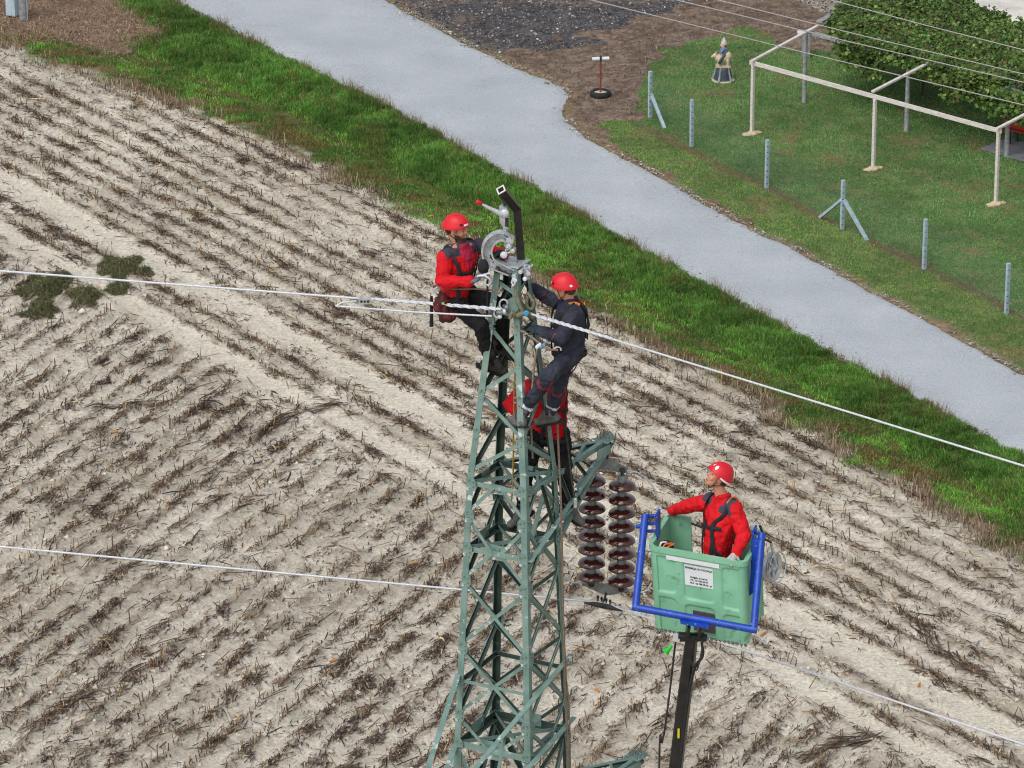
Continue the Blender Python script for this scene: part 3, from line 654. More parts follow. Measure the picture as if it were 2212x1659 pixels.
for z_ in (Z_1 - .01, Z_2 - .01, Z_3 - .01):                       # plan bracing
    tbar('plan_brace', cp('L', z_), cp('R', z_), .04, .005, Vector((0, 0, 1)), BX); tbar('plan_brace', cp('F', z_ - .02), cp('B', z_ - .02), .04, .005, Vector((0, 0, 1)), AX)
# top head plate
zt = Z_TOP + .10
mb = MB(); cc4 = [cp(c, zt) + (AX * CORN[c][0] + BX * CORN[c][1]) * .03 for c in 'LFRB']; mb.plate(cc4, (0, 0, 1), .012); mb.build('head_plate', 'worn_galv', tower)
# crossarms
def arm(tip, roots_top, roots_bot, w=.05, braces=3):
    tip = Vector(tip)
    for p in roots_top: tbar('arm_chord', p, tip, w, .006, Vector((0, 0, -1)), (roots_top[1] - roots_top[0]) if p is roots_top[0] else (roots_top[0] - roots_top[1]))
    for p in roots_bot: tbar('arm_chord', p, tip - Vector((0, 0, .05)), w, .006, Vector((0, 0, -1)), (roots_bot[1] - roots_bot[0]) if p is roots_bot[0] else (roots_bot[0] - roots_bot[1]))
    for sd in (0, 1):
        for i_ in range(braces):
            t0 = .18 + .2 * i_; t1 = t0 + .12
            tbar('arm_brace', roots_top[sd].lerp(tip, t0), roots_bot[sd].lerp(tip, t1), .03, .004, Vector((0, 0, -1)), -BX)
    for i_ in range(braces):
        t0 = .15 + .22 * i_
        for rr_ in (roots_top, roots_bot): tbar('arm_brace', rr_[i_ % 2].lerp(tip, t0), rr_[1 - i_ % 2].lerp(tip, t0 + .2), .03, .004, Vector((0, 0, -1)), -BX)
    dx = (tip - (roots_top[0] + roots_top[1]) / 2); dx.z = 0; dx.normalize(); sx = Vector((-dx.y, dx.x, 0))
    pl = MB().plate([tip - dx * .16 - sx * .10, tip - dx * .02 - sx * .05 + dx * .06, tip + dx * .06 + sx * .05, tip - dx * .16 + sx * .10], (0, 0, 1), .010).build('tip_plate', TP, tower)
    bm = MB()
    for a in (-.13, -.09, -.04, .01):
        for b in (-.06, -.02, .03, .06):
            if abs(b) < .1 + a * .2 + .03: bm.lathe([(.010, 0), (.010, .016), (.006, .02), (.006, .04)], tip + dx * a + sx * b + Vector((0, 0, .01)), (0, 0, 1), 6)
    bm.build('bolts', 'bolt_steel', pl)
    sp = MB()
    for s3 in (-1, 1): sp.plate([tip - dx * .34 + sx * s3 * .115 - Vector((0, 0, .02)), tip - dx * .1 + sx * s3 * .075 - Vector((0, 0, .02)), tip - dx * .08 + sx * s3 * .075 - Vector((0, 0, .12)), tip - dx * .34 + sx * s3 * .115 - Vector((0, 0, .13))], sx * s3, .006)
    sp.build('splice_plate', TP, tower)
tipR = cp('R', Z_1) * .5 + cp('B', Z_1) * .5; 
TIP1 = W(1318, 945, Y0 + 1.13)
arm(TIP1, (cp('F', Z_1), cp('B', Z_1)), (cp('F', Z_2), cp('R', Z_2)))
TIP2 = W(1388, 1630, Y0 + 1.35)
arm(TIP2, (cp('R', zy(1755)), cp('B', zy(1755))), (cp('R', zy(1900)), cp('B', zy(1900))))
OUT = AX * .035                                                    # the front arm's chords lie outside the front-right face
def chord(p, q): tbar('arm_chord', p, q, .055, .006, Vector((0, 0, -1)), AX)
rA, rB = cp('R', zy(1425)) + OUT, cp('R', zy(1562)) + OUT; TIP3 = rA - BX * 3.3 - Vector((0, 0, .63)); TIP4 = rB - BX * 3.3 - Vector((0, 0, .45))
chord(rA, TIP3); chord(rB, TIP4); chord(cp('L', zy(1440)) - AX * .02, TIP3 - AX * .1); chord(cp('L', zy(1592)) - AX * .02, TIP4 - AX * .1)
for t0 in (.42, .6, .78): tbar('arm_brace', rA.lerp(TIP3, t0), rB.lerp(TIP4, t0 + .12), .03, .004, Vector((0, 0, -1)), AX)
MB().plate([TIP3 + Vector((0, 0, .06)) + BX * .15, TIP3 + Vector((0, 0, .06)) - BX * .08, TIP4 - Vector((0, 0, .06)) - BX * .08, TIP4 - Vector((0, 0, .06)) + BX * .15], -AX, .01).build('tip_plate', TP, tower)
# scuffed ladder rail inside the tower (pale worn angle)
tw = W(1172, 1065, Y0 + .12); tbar('climbing_rail', W(1172, 1058, Y0 + .05), W(1143, 1165, Y0 + .05), .045, .005, AX, BX)

# ------------------------------------------------------------------ insulators, yokes, clamp
mat('porcelain', (58, 22, 16), (72, 28, 20), scale=6, rough=.12, coat=.7, spec=.6)
MATS['porcelain'].node_tree.nodes['Principled BSDF'].inputs['Coat IOR'].default_value = 1.6
mat('cap_iron', (112, 120, 124), (142, 148, 150), scale=20, rough=.5, metal=.5)
mat('dark_iron', (46, 46, 48), (70, 70, 72), scale=20, rough=.55, metal=.5)
YI = TIP1.y - .05
def istring(xp, y_top, label):
    t = W(xp, y_top, YI); s3 = thing('insulator_string', label, 'insulator', t - Vector((0, 0, 8 * .150)), 'insulator strings under the crossarm')
    for i_ in range(8):
        c = t - Vector((0, 0, i_ * .150))
        d = MB().lathe([(.047, .008), (.082, .002), (.112, -.009), (.132, -.026), (.140, -.044), (.140, -.054), (.133, -.060), (.112, -.050), (.100, -.064), (.086, -.05), (.07, -.066), (.05, -.05), (.03, -.06)], c, n=40).build('insulator_disc', 'porcelain', s3, smooth=50)
        MB().lathe([(.022, .076), (.040, .070), (.045, .058), (.049, .008), (.051, .002), (.03, -.004)], c, n=24).build('cap', 'cap_iron', d, smooth=40)
        MB().lathe([(.016, -.04), (.016, -.085)], c, n=10).build('pin', 'dark_iron', d)
    return t
ta = istring(1279, 1031, 'left-leaning string of eight glossy brown porcelain discs beside the tower leg'.replace('left-leaning ', 'inner '))
tb_ = istring(1344, 1041, 'outer string of eight glossy brown porcelain discs beside the blue frame')
# upper yoke, hung from the arm tip
def flatbar(mb, p, q, w, t): mb.beam(p, q, t, w)
yk = thing('yoke_plate', 'grey triangular yoke plate holding both insulator strings below the crossarm tip', 'yoke', TIP1 - Vector((0, 0, .4)))
d_ = (tb_ - ta).normalized(); a0, b0 = ta + Vector((0, 0, .13)), tb_ + Vector((0, 0, .13)); mid = (a0 + b0) / 2 + Vector((0, 0, .1)); nY = Vector((-d_.y, d_.x, 0))
MB().plate([a0 - d_ * .06 - Vector((0, 0, .03)), b0 + d_ * .06 - Vector((0, 0, .03)), b0 + d_ * .06 + Vector((0, 0, .02)), mid + d_ * .05, mid - d_ * .05, a0 - d_ * .06 + Vector((0, 0, .02))], nY, .014).build('plate', 'cap_iron', yk)
mb = MB(); mb.tube([mid, mid + Vector((0, 0, .06)), TIP1 - Vector((0, 0, .07)), TIP1], .012, 8); mb.build('shackle_link', 'dark_iron', yk, smooth=60)
mb = MB()
for p in (a0, b0): mb.tube([p, p - Vector((0, 0, .06))], .014, 8); mb.lathe([(.03, -.03), (.03, .01)], p, nY, 12)
mb.build('ball_eye', 'dark_iron', yk)
h0 = b0 + d_ * .05
MB().tube([h0, h0 + d_ * .1 - Vector((0, 0, .0)), h0 + d_ * .2 - Vector((0, 0, .05)), h0 + d_ * .28 - Vector((0, 0, .15)), h0 + d_ * .31 - Vector((0, 0, .24))], .010, 8).build('arcing_horn', 'worn_galv', yk, smooth=60)
yk2 = thing('yoke_plate', 'grey lower yoke under the brown insulator strings carrying the conductor clamp', 'yoke', (ta + tb_) / 2 - Vector((0, 0, 1.35)))
za_ = Vector((0, 0, 7 * .15 + .12)); a1, b1 = ta - za_, tb_ - za_; m1 = (a1 + b1) / 2
MB().plate([a1 - d_ * .1 + Vector((0, 0, .015)), a1 - d_ * .1 - Vector((0, 0, .03)), m1 - d_ * .04 - Vector((0, 0, .10)), m1 + d_ * .04 - Vector((0, 0, .10)), b1 + d_ * .06 - Vector((0, 0, .03)), b1 + d_ * .06 + Vector((0, 0, .015))], nY, .014).build('plate', 'cap_iron', yk2)
mb = MB()
for p in (a1, b1): mb.lathe([(.03, .06), (.034, .0), (.028, -.03)], p, n=12)
mb.build('ball_socket', 'dark_iron', yk2, smooth=40)
for p, s3 in ((a1, -1), (b1, 1)):
    q = p + d_ * s3 * .06
    MB().tube([q, q + d_ * s3 * .14 - Vector((0, 0, .02)), q + d_ * s3 * .22 + Vector((0, 0, .03)), q + d_ * s3 * .25 + Vector((0, 0, .11))], .010, 8).build('arcing_horn', 'worn_galv', yk2, smooth=60)
CLAMP = W(1303, 1302, YI)
tc_ = thing('suspension_clamp', 'dark bolted clamp gripping the lower conductor under the insulators', 'clamp', CLAMP - Vector((0, 0, .05)))

# ------------------------------------------------------------------ conductors
mat('aluminium', (196, 202, 212), (222, 226, 232), scale=60, rough=.42, metal=.25, bump=.3, bscale=300)
def zplane(p0, px, py):
    d = ray(px, py); return CAMP + d * ((p0.z - CAM_H) / d.z)
def wire(name, p0, pe, label, r=.0115, ext=4.0, sag=.02, group=None, n=60, cat='wire', m='aluminium', segn=8):
    v_ = pe - p0; pts_ = []
    for i_ in range(n + 1):
        t = ext * (i_ / n) ** 1.3; p = p0 + v_ * t; p.z -= sag * (t - t * t / (ext)) ; pts_.append(p)
    return tag(MB().tube(pts_, r, segn).build(name, m, None, smooth=80), label, cat, group)
PTL = W(1082, 668, Y0 - .30); pe = zplane(PTL, 0, 582); wire('conductor', PTL, pe, 'silver conductor running from the tower top out over the dark grass clumps', .0114)
dl = (pe - PTL).normalized()
PTR = W(1140, 676, Y0 - .25); pe2 = zplane(PTR, 2212, 1003); wire('conductor', PTR, pe2, 'silver conductor running from the tower top across the verge and road', .0105)
dr = (pe2 - PTR).normalized()
pe3 = zplane(CLAMP, 0, 1178); wire('conductor', CLAMP, pe3, 'silver conductor running behind the tower from the clamp over the cross rows', .0114)
pe4 = zplane(CLAMP, 2212, 1605); wire('conductor', CLAMP, pe4, 'silver conductor running from the clamp behind the green basket', .0114)
d3 = (pe3 - CLAMP).normalized(); d4 = (pe4 - CLAMP).normalized()
# the clamp body along the wire
mb = MB(); mb.tube([CLAMP + d3 * .20 - Vector((0, 0, .015)), CLAMP + d3 * .1 - Vector((0, 0, .02)), CLAMP - Vector((0, 0, .03)), CLAMP + d4 * .1 - Vector((0, 0, .02)), CLAMP + d4 * .24 - Vector((0, 0, .015))], [.012, .028, .034, .03, .014], 10); mb.build('saddle', 'dark_iron', tc_, smooth=60)
mb = MB()
for t_s in (-.07, -.02, .04, .09):
    p = CLAMP + d4 * t_s; mb.tube([p - Vector((0, 0, .05)), p + Vector((0, 0, .06))], .009, 8); mb.lathe([(.016, 0), (.016, .014)], p + Vector((0, 0, .035)), n=6)
mb.build('u_bolt', 'dark_iron', tc_)
mb = MB(); mb.beam(CLAMP, m1 - Vector((0, 0, .08)), .025, .02); mb.build('hanger', 'dark_iron', tc_)
mb = MB(); mb.tube([CLAMP + d4 * .18 + Vector((0, 0, .01)), CLAMP + d4 * .3 + Vector((0, 0, .02)), CLAMP + d4 * .34], .008, 6); mb.build('strand_end', 'worn_galv', tc_)
# preformed dead-end grips
def spiral(p, d, L, r0, r1, turns, name, label, parent=None):
    x_, y_ = perp(d); mb = MB(); N_ = int(turns * 10)
    for ph in (0, 2.1, 4.2):
        pts_ = []
        for i_ in range(N_ + 1):
            t = i_ / N_; a = 2 * math.pi * turns * t + ph; r = r0 + (r1 - r0) * t; pts_.append(p + d * L * t + x_ * math.cos(a) * r + y_ * math.sin(a) * r)
        mb.tube(pts_, .0075, 6)
    o = mb.build(name, 'aluminium', parent, smooth=80); return o
PG = PTL + dl * .05
tag(spiral(PG, dl, 1.32, .014, .010, 5, 'dead_end_grip', ''), 'twisted silver grip wrapped on the conductor beside the seated man', 'grip')
tag(spiral(PTR + dr * .12, dr, .95, .013, .010, 4, 'dead_end_grip', ''), 'twisted silver grip wrapped on the conductor in front of the navy overalls', 'grip')
p0 = W(1062, 683, Y0 - .36); p1 = W(725, 661, Y0 - .2)
tail = thing('wire_tail', 'loose lower strand with a two-bolt clip below the upper conductor', 'wire', p1)
MB().tube([p0, p0.lerp(p1, .5) - Vector((0, 0, .01)), p1], .0095, 8).build('strand', 'aluminium', tail, smooth=80)
MB().tube([p1, p1 + Vector((.06, 0, .035)), W(770, 650, Y0 - .2)], .008, 6).build('strand_end', 'aluminium', tail, smooth=80)
pc = W(788, 650, Y0 - .22)
cb = MB().box(pc, .12, .05, .055, Matrix.Rotation(math.radians(-4), 3, 'Y')).build('clip', 'worn_galv', tail)
mb = MB()
for k_ in (-.032, 0, .032): mb.lathe([(.012, 0), (.012, .012)], pc + Vector((k_, -.025, .004)), (0, -1, 0), 8)
mb.build('bolts', 'dark_iron', cb)

# dead-end fittings between the legs at the tower top
ft = thing('wire_fitting', 'cluster of galvanised shackles and bolted clevises anchoring conductors at the tower top', 'fitting', W(1095, 690, Y0 - .2))
for i_, (px, py, oy, r, a) in enumerate(((1070, 668, -.22, .028, (1, 0, .2)), (1083, 672, -.24, .03, (1, -.3, 0)), (1092, 663, -.24, .022, (.3, -1, .2)), (1100, 678, -.2, .026, (1, .2, -.4)), (1064, 681, -.2, .024, (1, 0, 0)), (1078, 684, -.24, .02, (.2, -1, .3)))):
    p = W(px, py, Y0 + oy); MB().lathe([(r * .6, -.05), (r, -.045), (r, -.01), (r * .7, 0), (r * .7, .02), (r * 1.05, .025), (r * 1.05, .05), (r * .5, .06)], p, a, 10).build('clevis', 'worn_galv' if i_ % 2 else 'cap_iron', ft, smooth=40)
for px, py, rr_ in ((1088, 657, .04), (1075, 676, .035)):
    p = W(px, py, Y0 - .25); pts_ = [p + Vector((math.cos(a) * rr_, -.01, math.sin(a) * rr_ * 1.3)) for a in np.linspace(0, 5.4, 14)]; MB().tube(pts_, .010, 8).build('shackle_bow', 'worn_galv', ft, smooth=60)
mb = MB(); c = W(1105, 655, Y0 - .22); mb.plate([c + Vector((-.06, 0, -.08)), c + Vector((.04, 0, -.10)), c + Vector((.09, .02, -.03)), c + Vector((.02, .02, .06)), c + Vector((-.05, 0, .03))], (0, -1, .3), .012); mb.build('strap_plate', 'tower_paint', ft)
# pole straps, slings
mat('sling', (96, 98, 78), (126, 124, 100), scale=30, rough=.95, bump=.3, bscale=90)
mat('yellow_web', (150, 118, 40), (182, 150, 62), scale=20, rough=.9)
mat('rope_brown', (116, 98, 84), (144, 126, 110), scale=60, rough=.95)
mat('black_web', (22, 22, 24), (36, 36, 38), scale=20, rough=.85)
def rope(name, pts_, r, m, label, cat='rope', flat=1.0, group=None):
    return tag(MB().tube(smooth_path(pts_), r, 8, flat=flat).build(name, m, None, smooth=80), label, cat, group)
def smooth_path(pts_, k=6):
    P = [Vector(p) for p in pts_]; out = []
    for i_ in range(len(P) - 1):
        a, b, c, d = P[max(i_ - 1, 0)], P[i_], P[i_ + 1], P[min(i_ + 2, len(P) - 1)]
        for j in range(k):
            t = j / k; out.append(.5 * ((2 * b) + (c - a) * t + (2 * a - 5 * b + 4 * c - d) * t * t + (3 * b - a - 3 * c + d) * t ** 3))
    return out + [P[-1]]
rope('sling', [W(1113, 618, Y0 - .16), W(1119, 650, Y0 - .22), W(1128, 672, Y0 - .24), W(1120, 684, Y0 - .24), W(1106, 676, Y0 - .26), W(1102, 688, Y0 - .26)], .022, 'sling', 'olive textile sling knotted round the front tower leg', 'sling')
rope('sling', [W(1140, 632, Y0 - .1), W(1148, 645, Y0 - .15), W(1154, 655, Y0 - .16), W(1148, 668, Y0 - .16), W(1138, 660, Y0 - .14), W(1140, 640, Y0 - .14)], .018, 'sling', 'olive textile sling looped beside the navy sleeve', 'sling')
rope('sling', [W(1118, 682, Y0 - .27), W(1130, 678, Y0 - .28), W(1145, 679, Y0 - .27), W(1154, 684, Y0 - .26)], .026, 'sling', 'thick olive sling tying the right conductor to the tower', 'sling')
tag(MB().lathe([(.02, 0), (.03, .012), (.02, .024)], W(1137, 676, Y0 - .31), (0, -1, 0), 12).build('tape_knot', mat('blue_tape', (60, 150, 190), rough=.5)), 'small light blue tape knot on the olive sling', 'tape')
rope('lanyard', [W(1112, 670, Y0 - .05), W(1113, 760, Y0 - .03), W(1111, 850, Y0 - .02), W(1109, 950, Y0), W(1108, 1035, Y0), W(1104, 1088, Y0)], .019, 'yellow_web', 'yellow webbing strap hanging inside the lattice tower', 'strap', .45)
rope('rope', [W(1203, 905, Y0 + .1), W(1206, 960, Y0 + .1), W(1212, 1100, Y0 - .0), W(1216, 1300, Y0 - .05), W(1221, 1500, Y0 - .05), W(1226, 1680, Y0 - .05), W(1226, 2600, Y0 - .05)], .011, 'rope_brown', 'brown rope hanging down the tower from the hidden red jacket')
rope('rope', [W(1147, 908, Y0 + .1), W(1149, 950, Y0 + .12), W(1151, 990, Y0 + .1)], .010, 'rope_brown', 'short brown rope end hanging below the navy boots')
rope('rope', [W(1216, 905, Y0 + .2), W(1226, 960, Y0 + .2), W(1234, 1030, Y0 + .1), W(1241, 1075, Y0 + .05)], .010, 'dark_iron', 'dark positioning rope hanging beside the black trousers')
rope('rope', [W(1214, 1280, Y0 + .05), W(1222, 1450, Y0 - .02), W(1232, 1650, Y0 - .02), W(1236, 2600, Y0)], .008, 'rope_brown', 'thin brown hand line running down the outer tower leg')
tag(MB().lathe([(.018, 0), (.02, .09), (.012, .1)], W(1243, 1096, Y0 + .02), (0, 0, 1), 10).build('rope_weight', 'worn_galv'), 'small steel thimble at the dark rope end beside the boot', 'thimble')
rope('lanyard', [W(1160, 755, Y0 - .34), W(1154, 790, Y0 - .36), W(1151, 825, Y0 - .36), W(1149, 850, Y0 - .36), W(1148, 868, Y0 - .34)], .011, 'rope_brown', 'pale work rope hanging from the blue gripped hook to the knee')

# ------------------------------------------------------------------ davit, hoist and puller on the tower top
mat('black_steel', (26, 26, 28), (40, 40, 42), scale=20, rough=.38, spec=.5, bump=.08)
mat('bare_edge', (214, 214, 208), rough=.5)
dv_ = thing('davit', 'black square steel davit bent over the tower top', 'davit', W(1128, 600, Y0 + .05))
YD = Y0 + .08
pA, pB, pC = W(1129, 600, YD), W(1117, 452, YD), W(1083, 411, YD - .16)
dB = (pB - pA).normalized(); dC = (pC - pB).normalized()
mb = MB(); mb.beam(pA, pB + dB * .02, .075, .075, up=(0, 1, 0)); mb.build('upright', 'black_steel', dv_)
sq = []; X_ = dC.cross(Vector((0, 1, 0))).normalized(); Zq = X_.cross(dC).normalized()
def ringq(c, a): return [c + X_ * i_ * a + Zq * j * a for i_, j in ((-1, -1), (1, -1), (1, 1), (-1, 1))]
mb = MB(); mb.rings([ringq(pC - dC * 0 + dC * .01, .028), ringq(pC, .038), ringq(pB, .0375)][1:], True); mb.build('jib', 'black_steel', dv_)
mb = MB(); mb.rings([ringq(pC + dC * .003, .042), ringq(pC + dC * .012, .042), ringq(pC + dC * .012, .029), ringq(pC + dC * .003, .029)], False); mb.build('open_end', 'bare_edge', dv_)
MB().box(pC + dC * .004, .054, .054, .004, Matrix((X_, Zq, dC)).transposed()).build('end_shade_plate', mat('hollow_shade', (8, 8, 9), rough=.9), dv_)  # near-black plate on the capped jib, paints the shade inside an open tube
HK = pC - dC * .05 - Vector((0, 0, .05))
hoist = thing('lever_hoist', 'aluminium lever hoist with red grip hanging on chain from the black davit', 'hoist', W(1088, 520, YD - .14))
YH = YD - .16
mb = MB(); mb.tube(smooth_path([HK, W(1080, 422, YH), W(1086, 432, YH), W(1092, 440, YH), W(1088, 446, YH)]), [.012] * 25, 8); mb.build('hook', 'dark_iron', hoist, smooth=60)
bp = [W(px, py, YH) for px, py in ((1079, 448), (1086, 444), (1094, 446), (1099, 456), (1100, 472), (1099, 484), (1094, 491), (1087, 489), (1081, 478), (1078, 466))]
mb = MB(); mb.plate([p + Vector((0, .045, 0)) for p in bp], (0, -1, 0), .09); bo = mb.build('housing', 'worn_galv', hoist)
MB().lathe([(.04, 0), (.04, .02), (.03, .03), (.012, .034)], W(1090, 460, YH - .045), (0, -1, 0), 18).build('gear_cover', 'aluminium', bo, smooth=40)
mb = MB(); cz = W(1095, 480, YH - .046); mb.box(cz, .035, .008, .09); mb.build('recess', 'dark_iron', bo)
hp = [W(1083, 462, YH - .06), W(1062, 452, YH - .09), W(1050, 446, YH - .11), W(1041, 441, YH - .12), W(1030, 435, YH - .13)]
MB().tube(hp[:4], [.03, .018, .016, .010], 10).build('handle', 'aluminium', hoist, smooth=50)
MB().tube([hp[3], hp[3].lerp(hp[4], .15), hp[4], hp[4] + (hp[4] - hp[3]).normalized() * .008], [.013, .021, .021, .012], 12).build('grip', mat('red_grip', (196, 30, 34), rough=.4), hoist, smooth=50)
def chain(parent, p, q, n, m='worn_galv', R_=.016, rr_=.0045):
    for i_ in range(n):
        c = p.lerp(q, (i_ + .5) / n); d = (q - p).normalized(); x_, y_ = perp(d); s3 = x_ if i_ % 2 else y_
        L = (q - p).length / n * .75
        pts_ = [c + d * math.sin(a) * L + s3 * math.cos(a) * R_ for a in np.linspace(0, 2 * math.pi, 11)]
        MB().tube(pts_, rr_, 6, cap=False).build('chain_link', m, parent, smooth=80)
chain(hoist, W(1092, 490, YH), W(1093, 513, YH - .02), 4, R_=.022, rr_=.008)
chain(hoist, W(1093, 513, YH - .02), W(1098, 545, YH - .05), 5, R_=.024, rr_=.009)
MB().lathe([(.0, -.03), (.03, -.025), (.036, 0), (.03, .025), (.012, .03)], W(1088, 551, YH - .12), (.3, -1, .4), 16).build('lower_block', 'aluminium', hoist, smooth=40)
# C-shaped puller frame
pul = thing('stringing_block', 'large C-shaped aluminium stringing block held by the seated man', 'block', W(1085, 600, Y0 - .1))
YP = Y0 - .12
cpx, cpy = 1081, 538
path = []
for px, py in ((1098, 517), (1092, 511), (1080, 509), (1067, 514), (1057, 524), (1052, 537), (1053, 551), (1059, 563), (1070, 571), (1083, 577), (1096, 583), (1108, 588)): path.append(W(px, py, YP))
sp = smooth_path(path, 5); nn_ = len(sp); mb = MB()
def ibeam(mb, sp, depth, wprof):
    rs_o = []
    for i_, p in enumerate(sp):
        d = (sp[min(i_ + 1, nn_ - 1)] - sp[max(i_ - 1, 0)]).normalized(); nO = d.cross(Vector((0, 1, 0))).normalized(); w = wprof(i_ / (nn_ - 1))
        sec = [(-w, -depth), (w, -depth), (w, -depth * .6), (w * .55, -depth * .45), (-w * .55, -depth * .45), (-w, -depth * .6)]
        yv = Vector((0, 1, 0))
        prof = [(-w, -depth), (-w * .72, -depth), (-w * .66, depth * .5), (w * .66, depth * .5), (w * .72, -depth), (w, -depth), (w, depth), (-w, depth)]
        rs_o.append([p + nO * a + yv * b for a, b in prof])
    mb.rings(rs_o, True)
ibeam(mb, sp, .045, lambda t: .038 + .016 * math.sin(t * math.pi))
mb.build('frame', 'worn_galv', pul, smooth=35)
for px, py, r, w in ((1102, 518, .04, .09), (1100, 530, .03, .1), (1108, 540, .026, .08)): MB().lathe([(r * .5, -w / 2), (r, -w / 2 + .008), (r, w / 2 - .008), (r * .5, w / 2)], W(px, py, YP + .02), (.25, 1, .1), 16).build('sheave', 'worn_galv', pul, smooth=40)
MB().lathe([(.004, -.1), (.03, -.1), (.034, -.07), (.018, -.05), (.018, .05), (.034, .07)], W(1090, 590, YP - .02), (1, -.2, -.4), 14).build('roller', 'dark_iron', pul, smooth=40)
# tower-top hardware
hw = thing('top_clamp', 'bright galvanised clamp blocks and bolts on the tower head plate', 'clamp', W(1120, 610, Y0 - .1))
hlist = [(1110, 577, -.02, .12, .06, .06, 10), (1122, 575, .0, .08, .10, .08, -12), (1132, 580, -.06, .05, .06, .09, 5), (1136, 592, -.08, .035, .04, .13, 0), (1141, 580, -.02, .05, .05, .07, 20), (1118, 588, -.12, .06, .05, .05, 30), (1112, 596, -.16, .045, .06, .05, -10), (1098, 580, .04, .10, .08, .03, -14)]
for px, py, oy, a, b, c, rz_ in hlist:
    mb = MB(); mb.box(W(px, py, Y0 + oy), a, b, c, Matrix.Rotation(math.radians(rz_), 3, 'Y') @ Matrix.Rotation(math.radians(-27), 3, 'Z')); o = mb.build('block', 'worn_galv', hw)
    md = o.modifiers.new('bevel', 'BEVEL'); md.width = .008; md.segments = 2
for px, py, oy in ((1126, 584, -.14), (1140, 588, -.12), (1112, 604, -.17), (1138, 602, -.14), (1130, 572, .02), (1145, 577, -.02)):
    MB().lathe([(.012, -.05), (.012, .03), (.022, .03), (.022, .048), (.01, .05)], W(px, py, Y0 + oy), (random.uniform(-.6, .6), -1, random.uniform(-.2, .8)), 8).build('bolt', 'aluminium', hw, smooth=40)
MB().tube([W(1109, 600, Y0 - .2), W(1113, 612, Y0 - .22), W(1109, 618, Y0 - .22), W(1105, 610, Y0 - .2), W(1109, 600, Y0 - .2)], .010, 8).build('eye_bolt', 'aluminium', hw, smooth=60)

# ------------------------------------------------------------------ aerial lift basket
mat('basket_green', (118, 178, 146), (134, 192, 160), scale=4, rough=.55, bump=.12, bscale=120, c3=(100, 148, 120), s3=11, t3=(.60, .72))
mat('basket_blue', (8, 58, 156), (16, 72, 180), scale=9, rough=.4, bump=.08, bscale=80, c3=(130, 156, 200), s3=40, t3=(.66, .69))
mat('boom_black', (20, 20, 22), (34, 34, 36), scale=8, rough=.35, spec=.5, bump=.06)
mat('white_plate', (206, 212, 216), (220, 224, 226), scale=5, rough=.5)
mat('ink', (28, 30, 44), rough=.6)
mat('plum_plate', (70, 52, 60), (84, 66, 72), scale=8, rough=.6)
bx = Vector((.94, -.33, -.045)).normalized(); by = Vector((.26, .965, .01)).normalized(); bz = Vector((.055, -.01, -1)).normalized()
FLT = W(1401, 1178, 42.1); BW, BD, BH = .965, .80, .86
lift = thing('aerial_lift', 'pale green lift basket in a blue cradle on a black boom', 'aerial lift', FLT + bx * .4 + bz * 1.2)
def bpt(a, d, h): return FLT + bx * a + by * d + bz * h
# perimeter of the rounded basket plan, from the front-left corner round
RC = .07; per = []
def arc(cx_, cy_, a0, a1, n=7):
    return [(cx_ + RC * math.cos(math.radians(a0 + (a1 - a0) * i_ / n)), cy_ + RC * math.sin(math.radians(a0 + (a1 - a0) * i_ / n))) for i_ in range(n + 1)]
def line(p, q, n): return [(p[0] + (q[0] - p[0]) * i_ / n, p[1] + (q[1] - p[1]) * i_ / n) for i_ in range(1, n)]
seg = [('front', (RC, 0), (BW - RC, 0), 90), ('c', None, None, (BW - RC, RC, -90, 0)), ('right', (BW, RC), (BW, BD - RC), 70), ('c', None, None, (BW - RC, BD - RC, 0, 90)), ('back', (BW - RC, BD), (RC, BD), 60), ('c', None, None, (RC, BD - RC, 90, 180)), ('left', (0, BD - RC), (0, RC), 60), ('c', None, None, (RC, RC, 180, 270))]
for sg in seg:
    if sg[0] == 'c': per += [(p[0], p[1], 'c') for p in arc(*sg[3])]
    else: per += [(p[0], p[1], sg[0]) for p in line(sg[1], sg[2], sg[3])]
NP = len(per); NH = 90
def rrect(px, py, x0, x1, y0, y1, r):
    qx = max(x0 + r - px, px - (x1 - r), 0); qy = max(y0 + r - py, py - (y1 - r), 0); return math.hypot(qx, qy) - r if (qx or qy) else max(x0 - px, px - x1, y0 - py, py - y1)
def recess(kind, a, h):
    R_ = {'front': ((-.1, .26, .11, .53), (.35, .66, .11, .57), (.75, 1.1, .11, .60), (-.1, .26, .60, 1.2), (.35, .66, .64, 1.2), (.75, 1.1, .68, 1.2)), 'right': ((.12, .46, .11, .60), (.55, .9, .11, .60), (.12, .46, .68, 1.2), (.55, .9, .68, 1.2))}.get(kind, ())
    d = 0
    for x0, x1, y0, y1 in R_:
        s_ = rrect(a, h, x0, x1, y0, y1, .05); d = max(d, 1 - min(max((s_ + .012) / .024, 0), 1))
    return d * d * (3 - 2 * d) * .016
def wallpt(i_, h, inner):
    x_, y_, kd = per[i_ % NP]; t = h / BH; k_ = 1 - .025 * t
    cx_, cy_ = BW / 2, BD / 2; dx, dy = x_ - cx_, y_ - cy_
    ins = .03 if inner else 0.0
    a = {'front': x_ / BW, 'right': y_ / BD}.get(kd, -9)
    rc = 0 if inner else recess(kd, a, t)
    lip = .014 if (t < .065 and not inner) else 0
    nx, ny = (dx / abs(dx) if kd in ('left', 'right') else 0), (dy / abs(dy) if kd in ('front', 'back') else 0)
    if kd == 'c': nx, ny = dx / math.hypot(dx, dy), dy / math.hypot(dx, dy)
    o_ = lip - ins - rc
    return bpt(cx_ + dx * k_ + nx * o_, cy_ + dy * k_ + ny * o_, h)
gap = [kd == 'back' and .24 < x_ / BW < .70 for x_, y_, kd in per]
